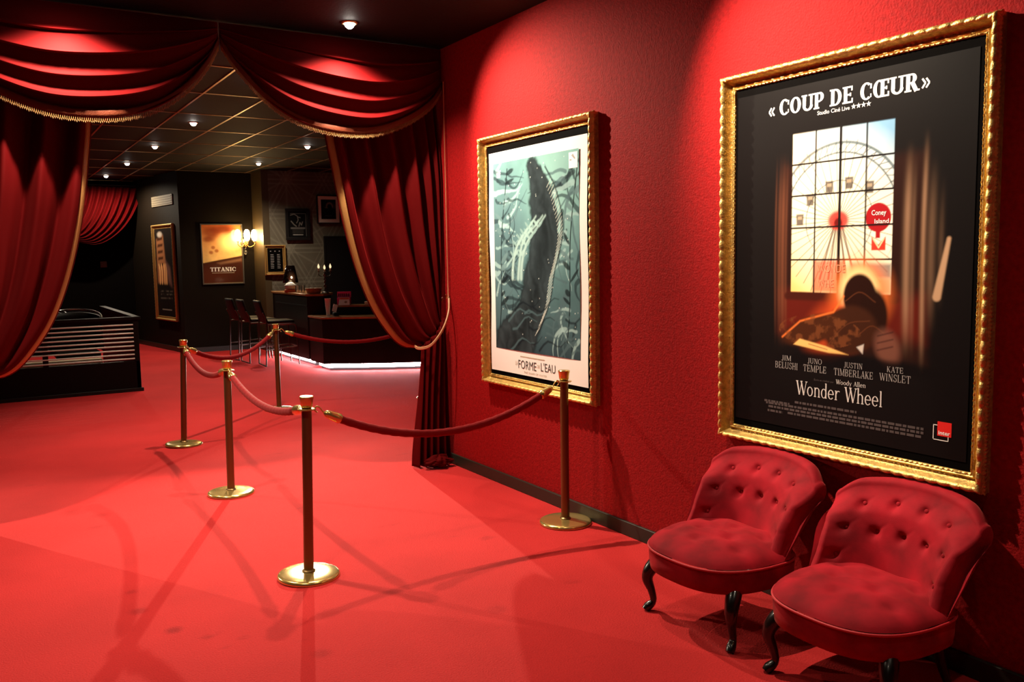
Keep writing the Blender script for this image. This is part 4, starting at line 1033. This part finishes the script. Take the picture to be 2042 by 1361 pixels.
t = thing('wall_sconce', 'glowing brass and crystal wall sconce between the orange poster and the bar', 'wall light', (1.13, 16.348, 2.0))
obj('back_plate', MB().lathe([(.0005, .0), (.07, .0), (.075, .012), (.05, .025), (.0005, .03)], (0, 0, -.02), 24, 'y'), M['brass'], t, smooth=50)
obj('drop_pendant', MB().ball((0, -.06, -.20), .028, 10, (1, 1, 1.6)).ball((0, -.06, -.13), .02, 10), M['glass'], t, smooth=180)
for dx in (-.15, 0.0, .15):
    yy = -.20 if dx == 0 else -.14
    obj('arm', MB().tube(resample([(0, -.02, -.03), (dx*.5, yy*.6, -.10), (dx, yy, -.06), (dx, yy, -.01)], 20), .008, n=8), M['brass'], t, smooth=180)
    obj('candle_cup', MB().lathe([(.012, -.012), (.028, -.004), (.03, .004), (.012, .006)], (dx, yy, 0), 16), M['brass'], t, smooth=180)
    obj('glowing_bulb', MB().lathe([(.018, .006), (.042, .03), (.056, .08), (.056, .14), (.044, .19), (.020, .215), (.001, .22)], (dx, yy, 0), 18), M['bulb_warm'], t, smooth=180)

def small_frame(name, label, W, H, loc, fw, fm, inner, gilt=False):
    t = thing(name, label, 'framed picture', loc)
    if gilt: obj('gilt_frame', moulding(W, H, fw, .035, seg=.015, leaf=.045), M['gilt_dim'], t, smooth=60)
    else: obj('frame', MB().box(-W/2, W/2, -.03, 0, 0, fw).box(-W/2, W/2, -.03, 0, H-fw, H).box(-W/2, -W/2+fw, -.03, 0, fw, H-fw).box(W/2-fw, W/2, -.03, 0, fw, H-fw), fm, t, bevel=.004)
    obj('backing_board', MB().box(-W/2+.01, W/2-.01, -.008, 0, .01, H-.01), M['black_board'], t)
    return t
t = small_frame('framed_menu', 'gilt-framed black menu board beside the sconce above the bar', .385, .535, (1.488, 15.668, 1.383), .055, None, None, True)
tx = MB()
for col in (-.085, .035):
    for k in range(9):
        z = .12+.03*k; q = flat([(col, z), (col+random.uniform(.035, .07), z), (col+.06, z+.010), (col, z+.010)], -.010); tx.add(q.v, q.f)
for x in (-.08, 0, .08): q = flat([(x-.012, .42), (x+.012, .42), (x+.012, .435), (x-.012, .435)], -.010); tx.add(q.v, q.f)
obj('menu_lines', tx, M['ink_grey'], t, smooth=None)
t = small_frame('framed_picture', 'small black-framed black and white poster on the grey wallpaper, lower of two', .455, .575, (1.93, 15.668, 2.005), .055, M['black'], None)
def art_a(U, V):
    C = np.ones(U.shape+(3,))*.006; g_ = (.16, .145, .13)
    C = line(C, U, V, [(-.13, .40), (-.06, .42), (0, .38), (.01, .31), (-.02, .26)], .014, g_, .005); C = line(C, U, V, [(.0, .37), (.05, .355)], .014, g_, .005)
    C = line(C, U, V, [(-.12, .29), (-.07, .23), (-.03, .20)], .018, g_, .006); C = line(C, U, V, [(.02, .20), (.04, .27), (.07, .22), (.09, .28)], .014, g_, .006)
    C = line(C, U, V, [(-.12, .165), (.12, .165)], .03, (.14, .13, .12), .01, .8); C = line(C, U, V, [(-.09, .045), (.09, .045)], .014, (.3, .28, .26), .004)
    C = line(C, U, V, [(.155, .02), (.155, .43), (-.13, .43)], .006, g_, .003)
    for k in range(3): C = line(C, U, V, [(-.10, .08+.024*k), (.10, .08+.024*k)], .010, (.05, .045, .04), .004)
    return C
paint_mesh('poster_print', .345, .465, .006, art_a, M['print'], t, (0, -.010, .055))
t = small_frame('framed_picture', 'white-matted small dark picture on the grey wallpaper, higher of two', .455, .525, (2.525, 15.668, 2.31), .02, M['black'], None)
obj('white_mount', MB().box(-.207, .207, -.014, -.008, .02, .505), M['matboard'], t)
def art_b(U, V):
    C = np.ones(U.shape+(3,))*.008; g_ = (.17, .15, .13)
    C = ell(C, U, V, .02, .235, .07, .075, g_, .15); C = ell(C, U, V, .02, .20, .05, .08, (.006,)*3, .15); C = ell(C, U, V, .02, .13, .11, .09, (.006,)*3, .3)
    C = line(C, U, V, [(-.07, .21), (-.02, .21)], .012, g_, .006); C = line(C, U, V, [(.08, .28), (.12, .25), (.11, .20)], .02, (.06, .055, .05), .02)
    C = line(C, U, V, [(-.07, .06), (.05, .06)], .014, (.06, .055, .05), .006, .8); return C
paint_mesh('poster_print', .285, .36, .006, art_b, M['print'], t, (0, -.0155, .085))
t = thing('switch_plate', 'small grey switch plate on the black far wall', 'light switch', (-.95, 19.05, 1.56))
obj('plate', MB().box(-.06, .06, -.012, 0, 0, .12), M['pewter'], t, bevel=.004); obj('rocker', MB().box(-.03, .03, -.018, -.010, .03, .09), M['pewter'], t, bevel=.003)

# ------------------------------------------------------------------ bar
tall = [(1.155, 14.78), (1.155, 13.00), (1.36, 12.88), (1.62, 13.2), (1.62, 14.78)]
lowc = [(1.13, 12.84), (1.13, 12.28), (1.87, 11.80), (2.42, 11.52), (3.1, 11.30), (3.1, 12.2), (1.95, 12.84)]
shrink = lambda out, d: [(x+(d if x < 1.5 else -d if x > 2.9 else 0)*1.0, y+(d if y < 12.3 else -d if y > 14.5 else 0)) for x, y in out]
def grow(out, d):
    n = len(out); res = []
    for i in range(n):
        p0, p1, p2 = Vector(out[i-1]), Vector(out[i]), Vector(out[(i+1) % n]); e1 = (p1-p0).normalized(); e2 = (p2-p1).normalized()
        n1, n2 = Vector((e1.y, -e1.x)), Vector((e2.y, -e2.x)); b = (n1+n2); b = b/ max(.3, b.length_squared)*2*d
        res.append((p1.x+b.x, p1.y+b.y))
    return res
t = thing('bar_counter', 'high dark bar counter with walnut top beside the bar stools', 'bar counter', (0, 0, 0))
obj('body', MB().prism(tall, .11, 1.09), M['barface'], t, smooth=None)
obj('plinth', MB().prism(grow(tall, -.12), 0, .11), M['black'], t, smooth=None)
obj('wood_top', MB().prism(grow(tall, .025), 1.09, 1.125), M['wood'], t, smooth=None, bevel=.006)
obj('panel_rail', MB().box(1.148, 1.156, 13.0, 14.6, .93, .95), M['black'], t)
obj('led_strip', MB().box(1.225, 1.235, 12.95, 14.74, .055, .10), M['led'], t)
t = thing('service_counter', 'low dark service counter with walnut top and white light under it', 'counter', (0, 0, 0))
obj('body', MB().prism(lowc, .11, .775), M['barface'], t, smooth=None)
obj('plinth', MB().prism(grow(lowc, -.12), 0, .11), M['black'], t, smooth=None)
obj('wood_top', MB().prism(grow(lowc, .02), .775, .806), M['wood'], t, smooth=None, bevel=.006)
ls = MB()
gl = grow(lowc, -.095); gl2 = grow(lowc, -.105)
for i in range(0, 4):
    (ax, ay), (bx, by), (cx, cy), (dx, dy) = gl[i], gl[i+1], gl2[i+1], gl2[i]
    ls.prism([(ax, ay), (bx, by), (cx, cy), (dx, dy)], .045, .10)
obj('led_strip', ls, M['led'], t, smooth=None)
obj('back_riser', MB().prism([(1.44, 12.60), (2.0, 12.245), (2.9, 11.80), (2.95, 11.95), (2.05, 12.38), (1.50, 12.74)], .806, .925), M['barface'], t, smooth=None)
obj('riser_top', MB().prism([(1.42, 12.59), (2.0, 12.225), (2.9, 11.78), (2.98, 12.02), (2.1, 12.46), (1.52, 12.84)], .925, .955), M['wood'], t, smooth=None, bevel=.005)

def stool():
    t = thing('bar_stool', 'x', 'bar stool', group='black bar stools along the counter')
    obj('seat', MB().box(-.20, .22, -.215, .215, .665, .715), M['leather'], t, bevel=.02)
    P = [[(-.20-.05*math.sin(PI*.5*v)-.055*v-.02*(1-(u*u)), .215*u*(1-.12*v*v), .69+.34*v) for v in np.linspace(0, 1, 12)] for u in np.linspace(-1, 1, 14)]
    obj('backrest', MB().grid(P), M['leather'], t, solid=.028, smooth=180)
    for s in (-1, 1):
        pts = resample([(-.275, s*.235, .845), (-.235, s*.235, .76), (-.225, s*.235, .66), (-.235, s*.235, .4), (-.25, s*.235, .012)], 30)
        obj('rear_leg', MB().tube(pts, .0115, n=10), M['chrome'], t, smooth=180)
        pts = resample([(-.225, s*.235, .655), (.10, s*.235, .655), (.20, s*.235, .65), (.235, s*.235, .60), (.245, s*.235, .4), (.265, s*.235, .012)], 40)
        obj('front_leg', MB().tube(pts, .0115, n=10), M['chrome'], t, smooth=180)
        obj('side_rail', MB().tube([(-.24, s*.235, .27), (.252, s*.235, .30)], .009, n=8), M['chrome'], t, smooth=180)
    obj('foot_rail', MB().tube([(.252, -.235, .30), (.252, .235, .30)], .010, n=8), M['chrome'], t, smooth=180)
    obj('rear_rail', MB().tube([(-.25, -.235, .013), (-.25, .235, .013)], .010, n=8), M['chrome'], t, smooth=180)
    return t
st = stool()
for i, (x, y, rz, lab) in enumerate(((.845, 13.56, -.04, 'black leather bar stool nearest the camera, its whole seat in view'), (.735, 14.16, .02, 'middle of the three black bar stools, half behind the first'), (.70, 14.72, .05, 'farthest of the three black bar stools, below the orange poster'))):
    o = st if i == 0 else dup(st, (0, 0, 0)); o.location = (x, y, 0); o.rotation_euler = (0, 0, rz); o['label'] = lab

ZT = 1.1255
t = thing('table_lamp', 'table lamp with a glossy black cone shade on the high bar', 'table lamp', (1.275, 14.15, ZT))
obj('base', MB().lathe([(.0005, .018), (.05, .018), (.075, .010), (.078, 0), (.0005, 0)], n=28), M['black_gloss'], t, smooth=50)
obj('stem', MB().lathe([(.010, .015), (.010, .20), (.006, .42)], n=12), M['brass'], t, smooth=60)
obj('shade', MB().lathe([(.125, .150), (.122, .152), (.070, .430), (.072, .432), (.075, .430), (.128, .150), (.125, .147)], n=36), M['black_gloss'], t, smooth=60)
obj('bulb', MB().ball((0, 0, .19), .034, 14, (1, 1, 1.2)), mat('lamp_bulb', (1, .9, .7), .3, emit=(1, .75, .42), estr=14), t, smooth=180)
t = thing('serving_bowl', 'white bowl on an orange-red base shining under the black table lamp', 'bowl', (1.205, 13.95, ZT))
obj('base', MB().lathe([(.0005, .045), (.085, .045), (.095, .040), (.098, .004), (.094, 0), (.0005, 0)], n=28), M['orange'], t, smooth=50)
obj('bowl', MB().lathe([(.04, .045), (.07, .055), (.094, .085), (.098, .115), (.093, .115), (.085, .09), (.05, .065), (.0005, .06)], n=28), M['white'], t, smooth=50)
obj('domed_lid', MB().lathe([(.0005, .165), (.03, .160), (.06, .145), (.085, .115), (.088, .10)], n=20), M['paper'], t, smooth=180)
def tumbler(x, y, lab, i):
    t = thing('glass_tumbler', lab, 'glass', (x, y, ZT), group='clear glass tumblers under the lamp')
    obj('glass_body', MB().lathe([(.0005, .006), (.028, .006), (.033, .115), (.036, .115), (.031, 0), (.0005, 0)], n=20), M['glass'], t, smooth=40)
tumbler(1.24, 13.70, 'clear glass tumbler right beside the white bowl on the high bar', 0); tumbler(1.29, 13.58, 'clear glass tumbler nearer the brown wicker basket on the high bar', 1)
t = thing('wicker_basket', 'brown wicker basket of packets on the high bar next to the candelabra', 'basket', (1.29, 13.06, ZT))
P = []
for i in range(28):
    a = 2*PI*i/28; P.append([((.085+.022*k/7+.003*math.sin(3.14*k)*(1 if i % 2 else -1))*math.cos(a)*1.15, (.085+.022*k/7)*math.sin(a), .002+.075*k/7) for k in range(8)])
obj('basket_body', MB().grid(P, cu=True), M['wicker'], t, solid=-.006, smooth=60); obj('basket_floor', MB().lathe([(.0005, .006), (.085, .006), (.085, .001), (.0005, .001)], n=24), M['wicker'], t)
obj('rim', MB().tube([(.108*1.15*math.cos(a), .108*math.sin(a), .078) for a in np.linspace(0, 2*PI, 28, endpoint=False)], .008, n=8, closed=True), M['wicker'], t, smooth=180)
for k, (x, y, rz, z) in enumerate(((-.052, .035, .4, .062), (.03, -.048, -.3, .066), (.052, .04, 1.4, .064), (-.045, -.045, .9, .070))):
    o = tag(obj('snack_packet', MB().box(-.036, .036, -.024, .024, -.010, .010), M['cream'] if k % 2 else M['wicker'], None, bevel=.008), ['tan packet at the back left of the wicker basket', 'cream packet at the front of the wicker basket', 'tan packet at the back right of the wicker basket', 'cream packet lying on top in the wicker basket'][k], 'packet', 'packets in the wicker basket')
    o.location = (1.29+x, 13.06+y, ZT+z+.006); o.rotation_euler = (.15, .2, rz)
t = thing('candelabra', 'twisted candelabra with three lit candle bulbs at the end of the high bar', 'candelabra', (1.475, 13.06, ZT))
obj('foot', MB().lathe([(.0005, .03), (.02, .03), (.05, .018), (.062, .006), (.060, 0), (.0005, 0)], n=24), M['pewter'], t, smooth=50)
P = []
for j in range(50):
    z = .025+.29*j/49; P.append([((.017+.006*math.cos(2*(a-z*55))+.004*math.sin(z*70))*math.cos(a), (.017+.006*math.cos(2*(a-z*55))+.004*math.sin(z*70))*math.sin(a), z) for a in np.linspace(0, 2*PI, 18, endpoint=False)])
obj('twisted_stem', MB().grid(P, cv=True, flip=True), M['pewter'], t, smooth=180)
for dx, dz in ((-.095, .055), (0, 0), (.095, .055)):
    if dx: obj('arm', MB().tube(resample([(0, 0, .29), (dx*.5, 0, .262), (dx, 0, .285), (dx, 0, .335)], 20), .006, n=8), M['pewter'], t, smooth=180)
    z = .325+dz*.3
    obj('drip_cup', MB().lathe([(.006, -.01), (.026, 0), (.028, .006), (.008, .006)], (dx, 0, z), 16), M['pewter'], t, smooth=180)
    obj('candle_sleeve', MB().lathe([(.011, 0), (.011, .045), (.0005, .046)], (dx, 0, z), 12), M['cream'], t, smooth=60)
    obj('candle_bulb', MB().lathe([(.010, .045), (.0165, .062), (.016, .078), (.009, .098), (.0005, .118)], (dx, 0, z), 14), M['bulb_pale'], t, smooth=180)

ZL = .8065
t = thing('tall_cup', 'tall tapering white cup standing on the low service counter', 'cup', (1.285, 12.44, ZL))
obj('cup_body', MB().lathe([(.0005, 0), (.026, 0), (.032, .10), (.034, .10), (.033, .104), (.036, .14), (.038, .14), (.037, .144), (.040, .18), (.042, .18), (.041, .184), (.046, .258), (.049, .262), (.043, .262), (.038, .20), (.0005, .19)], n=24), M['white'], t, smooth=40)
t = thing('card_terminal', 'small dark card terminal with a tilted white tag on the low counter', 'card terminal', (1.385, 12.40, ZL))
obj('body', MB().box(-.035, .045, -.03, .05, 0, .05), M['black'], t, bevel=.008)
obj('screen_arm', MB().box(-.008, .008, .0, .016, .05, .11), M['chrome'], t)
o = obj('white_tag', MB().box(-.035, .035, -.004, .004, -.06, .06), M['paper'], t, bevel=.003); o.location = (-.012, -.012, .115); o.rotation_euler = (R(-20), R(24), 0)
ZS = .9555
t = thing('leaflet_box', 'magenta leaflet display box on the counter riser', 'leaflet box', (1.60, 12.60, ZS), -.55)
obj('box_body', MB().box(-.10, .10, -.03, .05, 0, .11), M['magenta'], t, bevel=.003); obj('header_card', MB().box(-.105, .105, .035, .045, .11, .20), M['magenta'], t, bevel=.002)
mb = MB()
for k in range(6): q = flat([(-.09+.03*k, .125), (-.072+.03*k, .125), (-.07+.03*k, .17), (-.088+.03*k, .172)], .0345); mb.add(q.v, q.f)
obj('printed_pattern', mb, M['black'], t, smooth=None)
t = thing('tent_card', 'white and orange tent card in front of the magenta leaflet box', 'tent card', (1.575, 12.52, ZS), -.55)
obj('card_front', MB().add([(-.085, -.03, 0), (.085, -.03, 0), (.07, .01, .115), (-.07, .01, .115)], [(0, 1, 2, 3)]), M['paper'], t, solid=.003, smooth=None)
obj('card_back', MB().add([(-.085, .05, 0), (.085, .05, 0), (.07, .012, .115), (-.07, .012, .115)], [(3, 2, 1, 0)]), M['paper'], t, solid=.003, smooth=None)
obj('orange_band', MB().add([(-.074, -.0035, .086), (.074, -.0035, .086), (.068, .007, .113), (-.068, .007, .113)], [(0, 1, 2, 3)]), M['orange'], t, smooth=None)
obj('printed_oval', MB().add([(.025+.022*math.cos(a), -.0185+.0055*math.sin(a), .045+.016*math.sin(a)) for a in np.linspace(0, 2*PI, 16, endpoint=False)], [tuple(range(16))]), M['ink_tan'], t, smooth=None)
t = thing('small_carton', 'small beige carton lying on the counter riser near the tied drape', 'carton', (1.93, 12.37, ZS), -.5)
obj('carton_body', MB().box(-.08, .08, -.04, .04, 0, .035), M['cream'], t, bevel=.003); obj('carton_lid', MB().box(-.082, .082, -.042, .042, .032, .045), M['cream'], t, bevel=.002)
